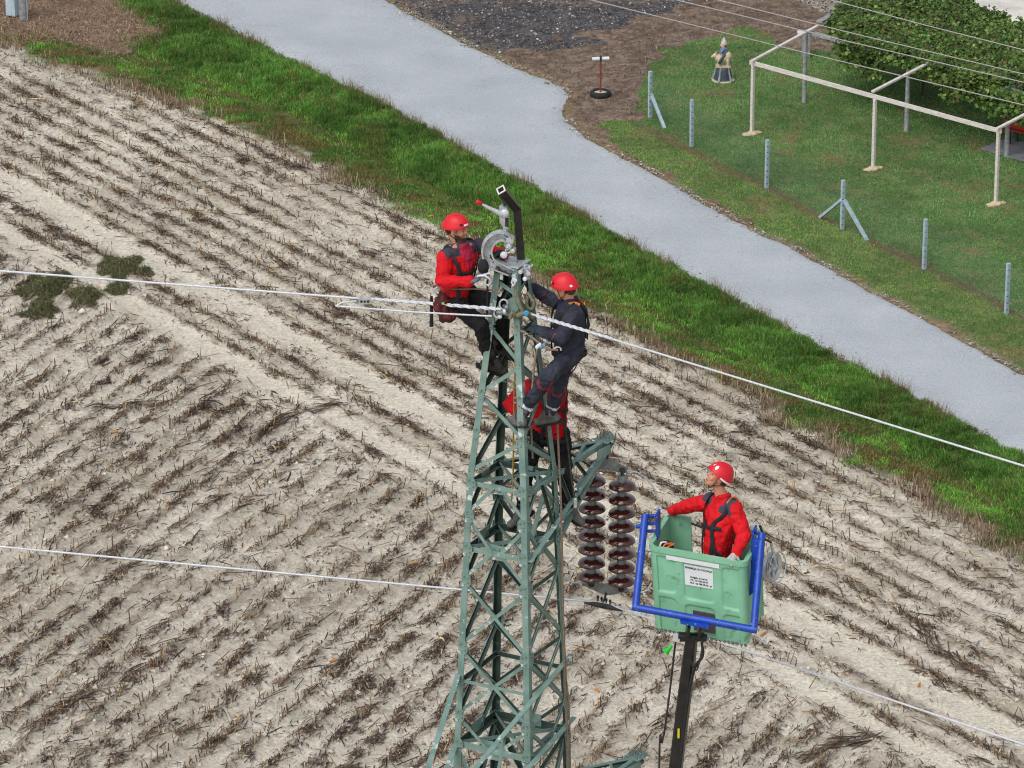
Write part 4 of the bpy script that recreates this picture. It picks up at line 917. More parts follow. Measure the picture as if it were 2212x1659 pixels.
hs_ = [0, .004, .05, .056, .058] + [.06 + (BH - .06) * i_ / NH for i_ in range(1, NH + 1)]
mb = MB(); V_, F_ = [], []
nh = len(hs_)
for inner in (False, True):
    for i_ in range(NP):
        for h in hs_: V_.append(wallpt(i_, h, inner))
def vi(inner, i_, j): return (NP * nh if inner else 0) + (i_ % NP) * nh + j
jg = next(j for j, h in enumerate(hs_) if h > .62)
for i_ in range(NP):
    g = gap[i_] and gap[(i_ + 1) % NP]; j0 = jg if g else 0
    for j in range(j0, nh - 1):
        F_.append((vi(0, i_, j), vi(0, i_, j + 1), vi(0, i_ + 1, j + 1), vi(0, i_ + 1, j))); F_.append((vi(1, i_, j), vi(1, i_ + 1, j), vi(1, i_ + 1, j + 1), vi(1, i_, j + 1)))
    F_.append((vi(0, i_, j0), vi(0, i_ + 1, j0), vi(1, i_ + 1, j0), vi(1, i_, j0)))
    g2 = gap[i_ - 1] and gap[i_]
    if g != g2:
        for j in range(0, jg): F_.append((vi(0, i_, j), vi(1, i_, j), vi(1, i_, j + 1), vi(0, i_, j + 1)))
F_.append(tuple(vi(0, i_, nh - 1) for i_ in range(NP))[::-1]); F_.append(tuple(vi(1, i_, nh - 4) for i_ in range(NP)))
bk = mb.add(V_, F_).build('basket', 'basket_green', lift, smooth=40)
def fpt(a, h, o_=0.0):                                     # on the front face: a fraction across, h fraction down, o_ outwards
    t = h; k_ = 1 - .025 * t; return bpt(BW / 2 + (a - .5) * BW * k_, BD / 2 - BD / 2 * k_ - o_, h * BH)
def fplate(name, a0, a1, h0, h1, o_, t, m, parent): return MB().plate([fpt(a0, h1, o_), fpt(a1, h1, o_), fpt(a1, h0, o_), fpt(a0, h0, o_)], -by, t).build(name, m, parent)
fplate('rim_strip', .18, .73, .075, .125, .004, .006, 'white_plate', bk)
pl = fplate('placard', .36, .655, .155, .40, -.016, .008, 'white_plate', lift)
def text(s_, a, h, size, name, parent, bold=True):
    cu = bpy.data.curves.new(name, 'FONT'); cu.body = s_; cu.size = size; cu.align_x = 'CENTER'; cu.extrude = .0008
    if bold: cu.offset = size * .02
    ob = bpy.data.objects.new(name, cu); col.objects.link(ob); dg = bpy.context.evaluated_depsgraph_get(); me = bpy.data.meshes.new_from_object(ob.evaluated_get(dg)); bpy.data.objects.remove(ob)
    p = fpt(a, h, -.006); R_ = Matrix((bx, -bz, -by)).transposed(); vv = [p + R_ @ v.co for v in me.vertices]; ff = [tuple(q.vertices) for q in me.polygons]; bpy.data.meshes.remove(me)
    return link_mesh(name, vv, ff, 'ink', parent)
for s_, h, sz in (('SPREMLJA IN ODDAJA', .20, .028), ('Dvigalo in servis', .305, .026), ('TEL. 02 788 38 07', .340, .024), ('FAX  02 788 38 06', .375, .024)): text(s_, .507, h, sz, 'lettering', pl)
MB().lathe([(.008, 0), (.008, .004)], fpt(.63, .37, -.008), -by, 8).build('screw', 'dark_iron', pl)
fplate('rubber_pad', .43, .655, .70, .93, -.014, .02, 'plum_plate', lift)
fl = MB(); 
for i_ in range(22):
    a = .03 + .94 * i_ / 21; fl.box(fpt(a, 1.015, -.02), .028, .028, .022, Matrix.Rotation(.8, 3, 'Y'))
fl.build('chequer_edge', 'cap_iron', lift)
# blue cradle: uprights pivot on the basket sides, crossbar in front
pTL = W(1394, 1112, 42.35); pBL = W(1373, 1312, 41.80); pBR = W(1628, 1360, 41.50); pTR = W(1646, 1152, 42.05)
TB = .036
def rtube(name, pts_, r, parent, m): return MB().tube(pts_, r, 14).build(name, m, parent, smooth=50)
crd = rtube('cradle_upright', [pTL, pBL - (pBL - pTL).normalized() * -.0], TB, lift, 'basket_blue'); rtube('cradle_upright', [pTR, pBR], TB, lift, 'basket_blue'); rtube('cradle_crossbar', [pBL - (pBR - pBL).normalized() * .03, pBR + (pBR - pBL).normalized() * .03], TB * 1.02, lift, 'basket_blue')
for pT, sgn, off in ((pTL, 1, (.10, .05)), (pTR, -1, (-.07, .02))):
    q = pT + bx * off[0] + by * off[1]
    pb = MB().plate([q + Vector((0, 0, .02)) - by * .06, q + Vector((0, 0, .03)) + by * .08, q + Vector((.01 * sgn, 0, -.22)) + by * .06, q + Vector((.01 * sgn, 0, -.24)) - by * .06], bx * sgn, .02).build('pivot_bracket', 'basket_blue', lift)
    for hz_ in (.02, -.06, -.14): MB().tube([pT + Vector((0, 0, hz_ - .03)), q + Vector((0, 0, hz_ - .03))], .018, 8).build('pivot_pin', 'basket_blue', pb, smooth=50)
MB().tube([pTL + Vector((-.09, 0, -.12)), pTL + Vector((0, 0, -.12))], [.022, .022], 10).build('lock_knob', 'basket_blue', lift, smooth=50)
MB().plate([pTR + bx * -.10 + Vector((0, -.06, -.05)), pTR + bx * -.02 + Vector((0, -.06, -.02)), pTR + bx * -.03 + Vector((0, -.10, -.52)), pTR + bx * -.12 + Vector((0, -.10, -.62))], (0, -1, 0), .02).build('side_plate', 'basket_blue', lift)
# boom head and boom
pH = W(1500, 1341, 41.66); pH2 = W(1495, 1372, 41.70); pE = W(1459, 1665, 41.75)
bd = (pE - pH2).normalized()
MB().plate([pH + bx * -.14 - Vector((0, .09, .02)), pH + bx * .14 - Vector((0, .09, .02)), pH + bx * .15 + Vector((0, .07, -.02)), pH + bx * -.15 + Vector((0, .07, -.02))], (0, 0, 1), .03).build('mount_plate', 'basket_blue', lift)
mb = MB(); mb.beam(pH - Vector((.05, 0, .02)), pH2 - Vector((.05, 0, 0)), .03, .16, up=(0, 1, 0)); mb.beam(pH + Vector((.06, 0, -.02)), pH2 + Vector((.06, 0, 0)), .03, .16, up=(0, 1, 0)); mb.tube([pH2 + Vector((-.13, 0, .0)), pH2 + Vector((.14, 0, -.03))], .035, 10); mb.box(pH2 - Vector((0, 0, .02)), .24, .14, .035); mb.build('boom_head', 'boom_black', lift)
L_ = (pH2.z + .6) / -bd.z
rs = []
for t, w in ((0, .052), (.25, .055), (.6, .058), (3.2, .058), (3.21, .085), (8, .085), (8.01, .11), (L_, .12)):
    c = pH2 + bd * t; x_ = Vector((.93, -.36, 0)); x_ = (x_ - bd * x_.dot(bd)).normalized(); y_ = bd.cross(x_)
    rs.append([c + x_ * a * w + y_ * b * w for a, b in ((-1, -.7), (-.7, -1), (.7, -1), (1, -.7), (1, .7), (.7, 1), (-.7, 1), (-1, .7))])
MB().rings(rs).build('boom', 'boom_black', lift)
MB().tube(smooth_path([pH2 + Vector((.09, -.05, -.05)), pH2 + Vector((.10, -.08, -.18)), pH2 + Vector((.03, -.08, -.30)), pH2 + bd * .6 + Vector((.03, -.08, 0)), pH2 + bd * 1.4 + Vector((.03, -.08, 0))]), .014, 8).build('hydraulic_hose', 'black_web', lift, smooth=60)
MB().tube(smooth_path([pH2 + Vector((-.02, -.09, -.2)), pH2 + Vector((.03, -.1, -.32)), pH2 + Vector((.06, -.09, -.28)), pH2 + Vector((.10, -.05, -.1))]), .009, 8).build('cable_loop', 'dark_iron', lift, smooth=60)
MB().box(pH2 + bd * 1.02 + Vector((-.02, -.068, 0)), .02, .006, .10).build('yellow_marker', mat('yellow_paint', (212, 196, 40), rough=.5), lift)
# basket chain, ropes and the tool inside
MB().tube(smooth_path([bpt(.24 * BW, BD, .06), bpt(.45 * BW, BD, .09), bpt(.70 * BW, BD, .06)]), .012, 8).build('gate_bar', 'boom_black', lift, smooth=60)
MB().tube(smooth_path([bpt(.24 * BW, BD, .48), bpt(.45 * BW, BD, .5), bpt(.70 * BW, BD, .48)]), .010, 8).build('gate_bar', 'basket_blue', lift, smooth=60)
tb2 = thing('tool_bundle', 'dark tool bundle with orange straps tucked in the basket corner', 'tools', bpt(.06, .12, .16))
MB().ell(bpt(.13, .16, .08), .08, .06, .09).build('bundle', 'black_web', tb2, smooth=60)
mat('orange_web', (196, 98, 40), (216, 120, 52), scale=30, rough=.85)
for k_ in range(3): MB().tube(smooth_path([bpt(.08 + .03 * k_, .09, .12), bpt(.10 + .03 * k_, .10, -.0 + .02 * k_), bpt(.16 + .03 * k_, .16, .01)]), .010, 6).build('strap', 'orange_web' if k_ else 'white_plate', tb2, smooth=60)
# pulley wheel on the right side of the basket
pw = thing('pulley_wheel', 'grey spoked cable pulley hanging on the basket side', 'pulley', W(1668, 1252, 42.2))
pc = W(1668, 1224, 42.25); ax_ = Vector((.80, -.55, .1)).normalized(); xx, yy = perp(ax_)
def tor(c, R_, r_, ax, n=28): 
    x_, y_ = perp(ax); return [c + (x_ * math.cos(a) + y_ * math.sin(a)) * R_ for a in np.linspace(0, 2 * math.pi, n)]
MB().lathe([(.105, -.012), (.135, -.03), (.142, -.028), (.122, 0), (.142, .028), (.135, .03), (.105, .012), (.100, 0), (.105, -.012)], pc, ax_, 32, cap=False).build('rim', mat('pulley_grey', (176, 180, 184), (206, 208, 210), scale=12, rough=.45, metal=.3), pw, smooth=40)
for k_ in range(5):
    a = k_ * 2 * math.pi / 5 + .3; MB().beam(pc, pc + (xx * math.cos(a) + yy * math.sin(a)) * .108, .032, .03, up=ax_).build('spoke', 'pulley_grey', pw)
MB().lathe([(.03, -.004), (.105, -.004), (.105, .004), (.03, .004)], pc, ax_, 28).build('web', 'cap_iron', pw)
MB().lathe([(.02, -.04), (.035, -.035), (.035, .035), (.02, .04)], pc, ax_, 14).build('hub', 'worn_galv', pw, smooth=40)
MB().beam(pc + ax_ * .05, pc + ax_ * .05 + Vector((-.06, 0, .26)), .03, .012, up=ax_).build('hanger_arm', 'worn_galv', pw)
MB().tube([pc + ax_ * .05 + Vector((-.06, 0, .26)), pTR + Vector((.03, .05, -.08)), pTR + Vector((-.02, .05, .06))], .012, 8).build('hook', 'dark_iron', pw, smooth=60)
MB().tube(tor(pc + ax_ * .06, .15, .006, ax_), .006, 6).build('guard_ring', 'worn_galv', pw, smooth=60)
# hand line with green funnel below the basket
rope('hand_line', [W(1461, 1380, 41.95), W(1457, 1405, 41.95), W(1452, 1450, 41.95), W(1446, 1500, 41.95), W(1436, 1575, 41.95), W(1430, 1605, 41.95), W(1424, 1660, 41.95), W(1420, 2400, 41.95)], .010, 'dark_iron', 'dark cable hanging beside the black boom below the basket', 'cable')
tag(MB().box(W(1460, 1377, 41.93), .05, .03, .075, Matrix.Rotation(.25, 3, 'Y')).build('cable_tag', 'white_plate'), 'small white tag taped at the top of the hanging cable', 'tag')
fn = MB(); ax2 = (W(1436, 1415, 41.9) - W(1452, 1398, 41.93)).normalized(); fn.lathe([(.012, 0), (.016, .01), (.020, .05), (.036, .085), (.042, .098), (.038, .098), (.032, .085), (.01, .06)], W(1452, 1394, 41.93), ax2, 18)
tag(fn.build('funnel', mat('bright_green', (24, 200, 50), rough=.4), smooth=40), 'small bright green plastic funnel hanging beside the boom', 'funnel')

# ================================================================== PEOPLE
mat('skin', (206, 150, 126), (190, 132, 110), scale=9, rough=.5, spec=.35)
mat('beard', (72, 50, 38), (92, 66, 50), scale=60, rough=.9)
mat('eye_dark', (26, 20, 18), rough=.3)
mat('lip', (166, 92, 84), rough=.5)
mat('red_cloth', (196, 16, 28), (214, 24, 36), scale=4, rough=.75, bump=.6, bscale=22, spec=.25)
mat('maroon_shirt', (168, 24, 62), rough=.8)
mat('slate_cloth', (62, 58, 72), (74, 70, 84), scale=8, rough=.8, bump=.2, bscale=40, spec=.2)
mat('navy_cloth', (40, 44, 56), (60, 64, 76), scale=7, rough=.8, bump=.7, bscale=22, spec=.2)
mat('navy_dark', (26, 30, 42), (34, 38, 50), scale=8, rough=.8, spec=.2)
mat('black_cloth', (24, 24, 27), (38, 38, 40), scale=6, rough=.85, bump=.4, bscale=24, spec=.2)
mat('red_trim', (150, 34, 44), (60, 48, 60), scale=26, rough=.8)
mat('reflective', (196, 200, 210), rough=.4)
mat('helmet_red', (206, 26, 40), (214, 34, 48), scale=3, rough=.45, spec=.4, bump=.05, bscale=30, c3=(188, 62, 66), s3=22, t3=(.64, .76))
mat('helmet_dark', (28, 26, 32), rough=.5)
mat('white_decal', (232, 232, 236), rough=.5)
mat('glove_black', (36, 38, 46), (52, 54, 64), scale=20, rough=.8, bump=.2)
mat('glove_grey', (86, 92, 118), (108, 112, 136), scale=20, rough=.8)
mat('glove_green', (22, 42, 44), (34, 56, 56), scale=20, rough=.8)
mat('glove_white', (176, 176, 172), (150, 150, 148), scale=30, rough=.85)
mat('boot_leather', (52, 48, 46), (78, 72, 66), scale=16, rough=.8, bump=.3)
mat('dusty_boot', (84, 84, 84), (112, 110, 106), scale=16, rough=.9, bump=.3)
mat('bag_red', (104, 26, 28), (34, 22, 24), scale=13, rough=.8)
_tex = {}
def clouds(sz):
    if sz not in _tex:
        t = bpy.data.textures.new('folds', 'CLOUDS'); t.noise_scale = sz; t.noise_depth = 2; _tex[sz] = t
    return _tex[sz]
def blob(name, mb, voxel, mats, parent, smooth=6, disp=0.0, dsize=.09, pred=None, dsize2=None):
    me = bpy.data.meshes.new('tmp'); me.from_pydata(mb.v, [], mb.f); o = bpy.data.objects.new('tmp', me); col.objects.link(o)
    m = o.modifiers.new('r', 'REMESH'); m.mode = 'VOXEL'; m.voxel_size = voxel
    if smooth: m = o.modifiers.new('s', 'SMOOTH'); m.factor = .5; m.iterations = smooth
    if disp:
        m = o.modifiers.new('d', 'DISPLACE'); m.texture = clouds(dsize); m.texture_coords = 'GLOBAL'; m.strength = disp; m.mid_level = .5
    dg = bpy.context.evaluated_depsgraph_get(); em = bpy.data.meshes.new_from_object(o.evaluated_get(dg)); bpy.data.objects.remove(o); bpy.data.meshes.remove(me)
    n = len(em.vertices); va = np.empty(n * 3, np.float32); em.vertices.foreach_get('co', va); va = va.reshape(-1, 3).astype(np.float64)
    og = (va.min(0) + va.max(0)) / 2; em.vertices.foreach_set('co', (va - og).astype(np.float32).ravel())
    em.materials.clear()
    for q in (mats if isinstance(mats, (list, tuple)) else [mats]): em.materials.append(MATS[q])
    em.polygons.foreach_set('use_smooth', np.ones(len(em.polygons), bool))
    if pred is not None:
        ctr = np.empty(len(em.polygons) * 3, np.float32); em.polygons.foreach_get('center', ctr); ctr = ctr.reshape(-1, 3) + og
        em.polygons.foreach_set('material_index', pred(ctr).astype(np.int32))
    em.name = name; em.update()
    return link_obj(name, em, parent, Vector(og))
def seglen(a, b): return (Vector(a) - Vector(b)).length
def dseg(P, a, b):
    a, b = np.array(a), np.array(b); d = b - a; t = np.clip(((P - a) @ d) / (d @ d), 0, 1); return np.linalg.norm(P - (a + t[:, None] * d), axis=1), t
class Person:
    def __init__(s, label, J, face, up, fwd, pal):
        """J: joints in world space; face/up: head frame; fwd: chest direction; pal: materials"""
        s.J = {k: Vector(v) for k, v in J.items()}; J = s.J; s.pal = pal
        s.root = thing('person', label, 'person', (J['pel'].x, J['pel'].y, min(v.z for v in J.values()) - .08))
        s.f = Vector(face).normalized(); u = Vector(up); s.u = (u - s.f * u.dot(s.f)).normalized(); s.s = s.u.cross(s.f).normalized()   # s: the head's left
        s.lat = (J['shL'] - J['shR']).normalized(); sp = (J['neck'] - J['pel']); s.sp = sp
        fw = Vector(fwd); s.fw = (fw - s.lat * fw.dot(s.lat)); s.fw = (s.fw - sp.normalized() * s.fw.dot(sp.normalized())).normalized()
        s.build_body(); s.clothes(); s.helmet()
    def hp(s, a, b, c): return s.J['head'] + s.f * a + s.s * b + s.u * c
    def hR(s): return Matrix((s.f, s.s, s.u)).transposed()
    def torso_ring(s, t, k=1.0):
        J = s.J; c = J['pel'].lerp(J['neck'], t); hl = (J['hipL'] - J['hipR']).normalized(); lat = hl.lerp(s.lat, min(1, t * 1.3)).normalized()
        wid = float(np.interp(t, [-.12, 0, .25, .5, .72, .88, 1.0], [.172, .182, .176, .188, .200, .165, .075])); dep = float(np.interp(t, [-.12, 0, .25, .5, .75, .9, 1.0], [.130, .145, .146, .148, .140, .105, .07]))
        return c, lat, s.fw, wid * k, dep * k
    def tp(s, t, ang, off=.012):
        """point on the torso surface: ang 0 = chest, 90 = left side, 180 = back"""
        c, lat, fw, w, d = s.torso_ring(t); a = math.radians(ang); n_ = fw * math.cos(a) + lat * math.sin(a)
        return c + fw * math.cos(a) * (d + off + .014) + lat * math.sin(a) * (w + off + .014), n_
    def torso(s, mb, t0, t1, k, n=8):
        rs = []
        for i in range(n + 1):
            c, lat, fw, w, d = s.torso_ring(t0 + (t1 - t0) * i / n, k)
            rs.append([c + lat * w * math.cos(a) + fw * d * math.sin(a) for a in np.linspace(0, 2 * math.pi, 20, endpoint=False)])
        mb.rings(rs)
    def limb(s, mb, ks, rs):
        for a, b, r1, r2 in zip(ks[:-1], ks[1:], rs[:-1], rs[1:]): mb.capsule(s.J[a] if isinstance(a, str) else a, s.J[b] if isinstance(b, str) else b, r1, r2)
    def build_body(s):
        J = s.J; mb = MB(); R_ = s.hR(); e = lambda a, b, c, x, y, z: mb.ell(s.hp(a, b, c), x, y, z, R_)
        e(-.005, 0, .035, .098, .077, .098); e(.030, 0, -.045, .064, .060, .072); e(.062, 0, -.092, .026, .030, .022); e(.045, 0, .01, .055, .066, .055)
        mb.tube([s.hp(.088, 0, .022), s.hp(.112, 0, -.022), s.hp(.100, 0, -.032)], [.009, .016, .012], 10)
        for sg in (-1, 1):
            e(.0, sg * .076, -.008, .022, .010, .032); e(.068, sg * .038, -.03, .028, .022, .024); e(.082, sg * .03, .026, .016, .026, .008); e(.096, sg * .011, -.030, .010, .009, .008)
        e(.090, 0, -.060, .014, .024, .006); e(.088, 0, -.071, .014, .021, .006)
        mb.capsule(s.hp(-.015, 0, -.05), J['neck'] - s.sp.normalized() * .02, .056, .060)
        s.torso(mb, -.08, .97, .80)
        for sd in 'LR':
            s.limb(mb, ['sh' + sd, 'el' + sd, 'wr' + sd], [.048, .038, .030]); s.limb(mb, ['hip' + sd, 'kn' + sd, 'an' + sd], [.078, .052, .038]); mb.capsule(J['neck'].lerp(J['sh' + sd], .3), J['sh' + sd], .05, .05)
        hd = np.array(J['head']); fv, uv_, sv = np.array(s.f), np.array(s.u), np.array(s.s); bd = s.pal.get('beard')
        def pred(P):
            q = P - hd; a, c, b = q @ fv, q @ uv_, q @ sv; mi = np.zeros(len(P), int)
            mi[(a > .083) & (np.abs(c + .066) < .009) & (np.abs(b) < .024)] = 2
            if bd: mi[(c < -.045 - .02 * (a > .07)) & (a > -.005) & (c > -.13) & ~((a > .083) & (np.abs(c + .066) < .012) & (np.abs(b) < .03)) & (a > .01 - (c + .05) * .2)] = 1
            return mi
        s.body = blob('body', mb, .0065, ['skin', 'beard', 'lip'], s.root, 4, pred=pred)
        for sg in (-1, 1):
            MB().ell(s.hp(.086, sg * .031, .008), .008, .013, .008, R_, 10, 6).build('eye', 'eye_dark', s.body, smooth=80)
            MB().tube([s.hp(.096, sg * .014, .030), s.hp(.097, sg * .032, .034), s.hp(.084, sg * .05, .027)], [.004, .005, .003], 6).build('eyebrow', 'beard', s.body, smooth=80)
        if s.pal.get('hair', True):
            h = MB(); h.ell(s.hp(-.022, 0, .03), .096, .081, .094, R_); h.ell(s.hp(-.055, 0, -.02), .055, .066, .055, R_); blob('hair', h, .008, ['beard'], s.root, 3)
    def clothes(s):
        J = s.J; P_ = s.pal
        # jacket
        mb = MB(); s.torso(mb, P_.get('hem', -.10), .93, P_.get('bulk', 1.0))
        c, lat, fw, w, d = s.torso_ring(.93)
        ny = s.sp.normalized()
        rs = []
        for t, k in ((.90, 1.25), (.97, 1.05), (1.06, 1.0), (1.09, .98)):
            cc = J['pel'].lerp(J['neck'], t); rs.append([cc + s.lat * .078 * k * math.cos(a) + s.fw * .082 * k * math.sin(a) for a in np.linspace(0, 2 * math.pi, 16, endpoint=False)])
        mb.rings(rs)
        for sd in 'LR':
            mb.capsule(J['neck'].lerp(J['sh' + sd], .25) - ny * .03, J['sh' + sd], .07, .074)
            s.limb(mb, ['sh' + sd, 'el' + sd, 'wr' + sd], [.084, .070, .052])
        shL, shR, nk, pel = (np.array(J[k]) for k in ('shL', 'shR', 'neck', 'pel')); fwv, nyv, latv = np.array(s.fw), np.array(ny), np.array(s.lat)
        Ls = float(np.linalg.norm(nk - pel)); arms = [(np.array(J['sh' + q]), np.array(J['el' + q]), np.array(J['wr' + q])) for q in 'LR']
        yoke = P_.get('yoke')
        def pred(Pp):
            mi = np.zeros(len(Pp), int); q = Pp - pel; h = (q @ nyv) / Ls; fr = q @ fwv; la = (Pp - (shL + shR) / 2) @ latv
            if yoke is not None:
                hw = np.linalg.norm(shL - shR) / 2; top = (h > .80 + .07 * (fr > 0)) & (np.abs(la) < hw + .035) & (np.abs(la) > .045 + .03 * (fr > .03)); mi[top] = 1
                if P_.get('collar'): mi[(h > .99) & (np.abs(la) < .12)] = 1
                else: mi[(h > .97) & (np.abs(la) < .11)] = 0
            if P_.get('shirt'): mi[(h > .62) & (fr > .055) & (np.abs(la) < .062 * np.clip((h - .58) / .3, 0, 1) + .004)] = 2
            if P_.get('armtrim'):
                for a_, b_, c_ in arms:
                    dd, t = dseg(Pp, b_, c_); out = ((Pp - b_) @ np.array([0, -1, 0.2])) > .025
                    mi[(dd < .09) & (t > .02) & (t < .5) & out & (np.abs(np.sin(t * 9 + (Pp @ np.array([3., 0, 9.])))) < .22)] = 3
            return mi
        s.jacket = blob('jacket', mb, .0085, [P_['jacket'], P_.get('yoke') or P_['jacket'], P_.get('shirt') or P_['jacket'], 'red_trim'], s.root, 5, P_.get('fold', .034), .07, pred)
        # trousers
        mb = MB(); s.torso(mb, -.16, .10, .93, 4)
        for sd in 'LR':
            mb.capsule(J['pel'].lerp(J['hip' + sd], .6), J['hip' + sd], .11, .105); s.limb(mb, ['hip' + sd, 'kn' + sd, 'an' + sd], [.104, .080, .062])
        legs = [(np.array(J['hip' + q]), np.array(J['kn' + q]), np.array(J['an' + q])) for q in 'LR']
        def predt(Pp):
            mi = np.zeros(len(Pp), int)
            if P_.get('legtrim'):
                for a_, b_, c_ in legs:
                    dd, t = dseg(Pp, b_, c_); ddt, tt = dseg(Pp, a_, b_)
                    mi[(t > .70) & (t < .77) & (dd < .12)] = 1
                    rr_ = np.linalg.norm(Pp - (b_ + np.array([-.01, -.07, -.03])), axis=1); mi[(np.abs(rr_ - .075) < .016) & (Pp[:, 2] < b_[2] - .0)] = 2
                    mi[(np.abs(tt - .25) < .10) & (((Pp - a_) @ np.array([1., -.3, 0])) > .02) & (np.abs(((Pp - a_) @ np.array([.3, 1., 0])) + .05) < .02)] = 2
            return mi
        s.trousers = blob('trousers', mb, .0085, [P_['trousers'], 'reflective', 'red_trim'], s.root, 5, P_.get('fold', .045), .06, predt)
        for sd in 'LR':
            an, toe = J['an' + sd], J['toe' + sd]; d = toe - an; kn = J['kn' + sd]; sh = (an - kn).normalized()
            dn = d.normalized(); sole = sh - dn * sh.dot(dn); sole = sole.normalized() if sole.length > .2 else Vector((0, 0, -1))
            heel = an + sole * .075 - dn * .055; tip = heel + dn * .27; mb = MB()
            mb.capsule(an - sh * .10, an + sole * .02, .060, .058); mb.capsule(an + sole * .02, heel + dn * .04, .055, .046); mb.capsule(heel + dn * .02, tip - dn * .02, .046, .040); mb.capsule(an + dn * .03, tip - dn * .07, .048, .044)
            b = blob('boot', mb, .008, [P_.get('boot', 'boot_leather')], s.root, 4, .006, .03)
            so = MB(); wv = dn.cross(sole).normalized(); prof = [(-.045, .03), (.0, .042), (.10, .038), (.18, .046), (.24, .038), (.275, .012)]
            top = [heel + dn * a + wv * w_ + sole * .030 for a, w_ in prof] + [heel + dn * a - wv * w_ + sole * .030 for a, w_ in prof[::-1]]
            so.plate(top, sole, .022).build('sole', 'black_web', b)
        for sd in 'LR':
            g = P_['glove' + sd]
            s.hand(sd, J['wr' + sd], J['hand' + sd], g, P_.get('palm' + sd, (0, 0, -1)), P_.get('curl' + sd, .9))
        # belt
        for t, nm in ((P_.get('belt', -.05), 'belt'),):
            pts_ = []; nr = []
            for a in range(0, 361, 15): p, n_ = s.tp(t, a, .012); pts_.append(p); nr.append(n_)
            MB().tube(pts_, .024, 8, flat=.35, fdir=nr).build('belt', P_.get('web', 'black_web'), s.root, smooth=60)
        for k_, path in enumerate(P_.get('straps', [])):
            pts_ = []; nr = []
            for t, a in path: p, n_ = s.tp(t, a, path_off + (.012 if t > .86 else 0)); p = p + s.sp.normalized() * (.03 if t > .9 else 0); pts_.append(p); nr.append(n_)
            sp_ = smooth_path(pts_, 4); nr2 = [nr[min(int(i / 4 + .5), len(nr) - 1)] for i in range(len(sp_))]
            MB().tube(sp_, .021, 8, flat=.32, fdir=nr2).build('harness_strap', P_.get('strapmat', {}).get(k_, 'black_web'), s.root, smooth=60)
    def hand(s, sd, wr, tip, m, palm, curl):
        d = (Vector(tip) - Vector(wr)); L = max(d.length, .05); d.normalize(); pn = Vector(palm); pn = (pn - d * pn.dot(d)).normalized(); x = d.cross(pn).normalized()
        thumb_side = x * (1 if sd == 'L' else -1); mb = MB(); w = Vector(wr)
        mb.capsule(w - d * .03, w + d * .02, .034, .034)
        rs = []
        for a, wd, th in ((.0, .030, .022), (.04, .040, .020), (.085, .044, .017), (.10, .042, .014)): rs.append([w + d * a + x * wd * math.cos(q) + pn * th * math.sin(q) for q in np.linspace(0, 2 * math.pi, 14, endpoint=False)])
        mb.rings(rs)
        for i_, (off, ln) in enumerate(((.033, .072), (.011, .082), (-.011, .076), (-.033, .060))):
            off = off * (1 if sd == 'L' else -1); p = w + d * .088 + x * off; a = 0
            for j, (fr, r1, r2) in enumerate(((.42, .0115, .0105), (.32, .0105, .0098), (.26, .0098, .008))):
                a += curl * (.55 if j == 0 else .65) * (1 + .08 * i_); q = p + (d * math.cos(a) + pn * math.sin(a)) * ln * fr; mb.capsule(p, q, r1, r2, 8); p = q
        p = w + d * .025 + thumb_side * .03
        for dv__, ln, r1, r2 in (((d * .6 + thumb_side * .75 + pn * .2), .045, .015, .0125), ((d * .85 + thumb_side * .25 + pn * .45), .036, .0125, .010), ((d * .8 + pn * .6), .026, .010, .008)):
            q = p + dv__.normalized() * ln; mb.capsule(p, q, r1, r2, 8); p = q
        blob('glove', mb, .0055, [m], s.root, 2)
    def helmet(s):
        P_ = s.pal; mb = MB(); NA, NR = 56, 16; st = P_.get('helmet', 'climb')
        rf, rs_, ru = (.134, .110, .124); zc = .05; rows = []
        def rimz(a):
            f_ = math.cos(a); return (.036 if f_ > 0 else .022) * f_ + .010 + (.004 if st == 'climb' else 0)
        for inner in (0, 1):
            for i in range(NR + 1):
                t = i / NR; row = []
                for j in range(NA):
                    a = 2 * math.pi * j / NA; zr = rimz(a); ph = math.pi / 2 * (1 - t)
                    # polar from crown (t=0) to rim (t=1)
                    z = zr + (ru + zc - zr - .02) * math.sin(ph) ** 1.0; rad = math.cos(ph) ** .82
                    k = .93 if inner else 1.0
                    x_, y_ = rf * rad * math.cos(a) * k, rs_ * rad * math.sin(a) * k
                    if not inner and st == 'climb':
                        g = abs(abs(math.sin(a)) * rad - .52); gz = math.exp(-(g / .05) ** 2) * (t > .15) * (t < .9) * (math.cos(a) < .75); x_ *= 1 - .035 * gz; y_ *= 1 - .035 * gz
                        if t > .86: x_ *= 1.025; y_ *= 1.025
                    if not inner and st == 'hard':
                        rdg = math.exp(-(y_ / .018) ** 2) * (t < .75); z += .008 * rdg
                        if t > .9 and math.cos(a) > .2: x_ *= 1 + .28 * (t - .9) / .1 * (math.cos(a) - .2); 
                    row.append(s.hp(x_ - .006, y_, z - (.004 if inner else 0)))
                rows.append(row)
        mb.rings(rows[:NR + 1][1:], False); nb = len(mb.v); mb.rings([list(r) for r in rows[NR + 1:]][1:], False)
        # cap the crown
        top = len(mb.v); mb.v.append(tuple(rows[0][0])); 
        for j in range(NA): mb.f.append((top, j, (j + 1) % NA)); mb.m.append(0)
        for j in range(NA): mb.f.append(((NR - 1) * NA + j, nb + (NR - 1) * NA + j, nb + (NR - 1) * NA + (j + 1) % NA, (NR - 1) * NA + (j + 1) % NA)); mb.m.append(0)
        bm = bmesh.new(); me = bpy.data.meshes.new('t'); me.from_pydata(mb.v, [], mb.f); bm.from_mesh(me); bmesh.ops.recalc_face_normals(bm, faces=bm.faces); bm.to_mesh(me); bm.free()
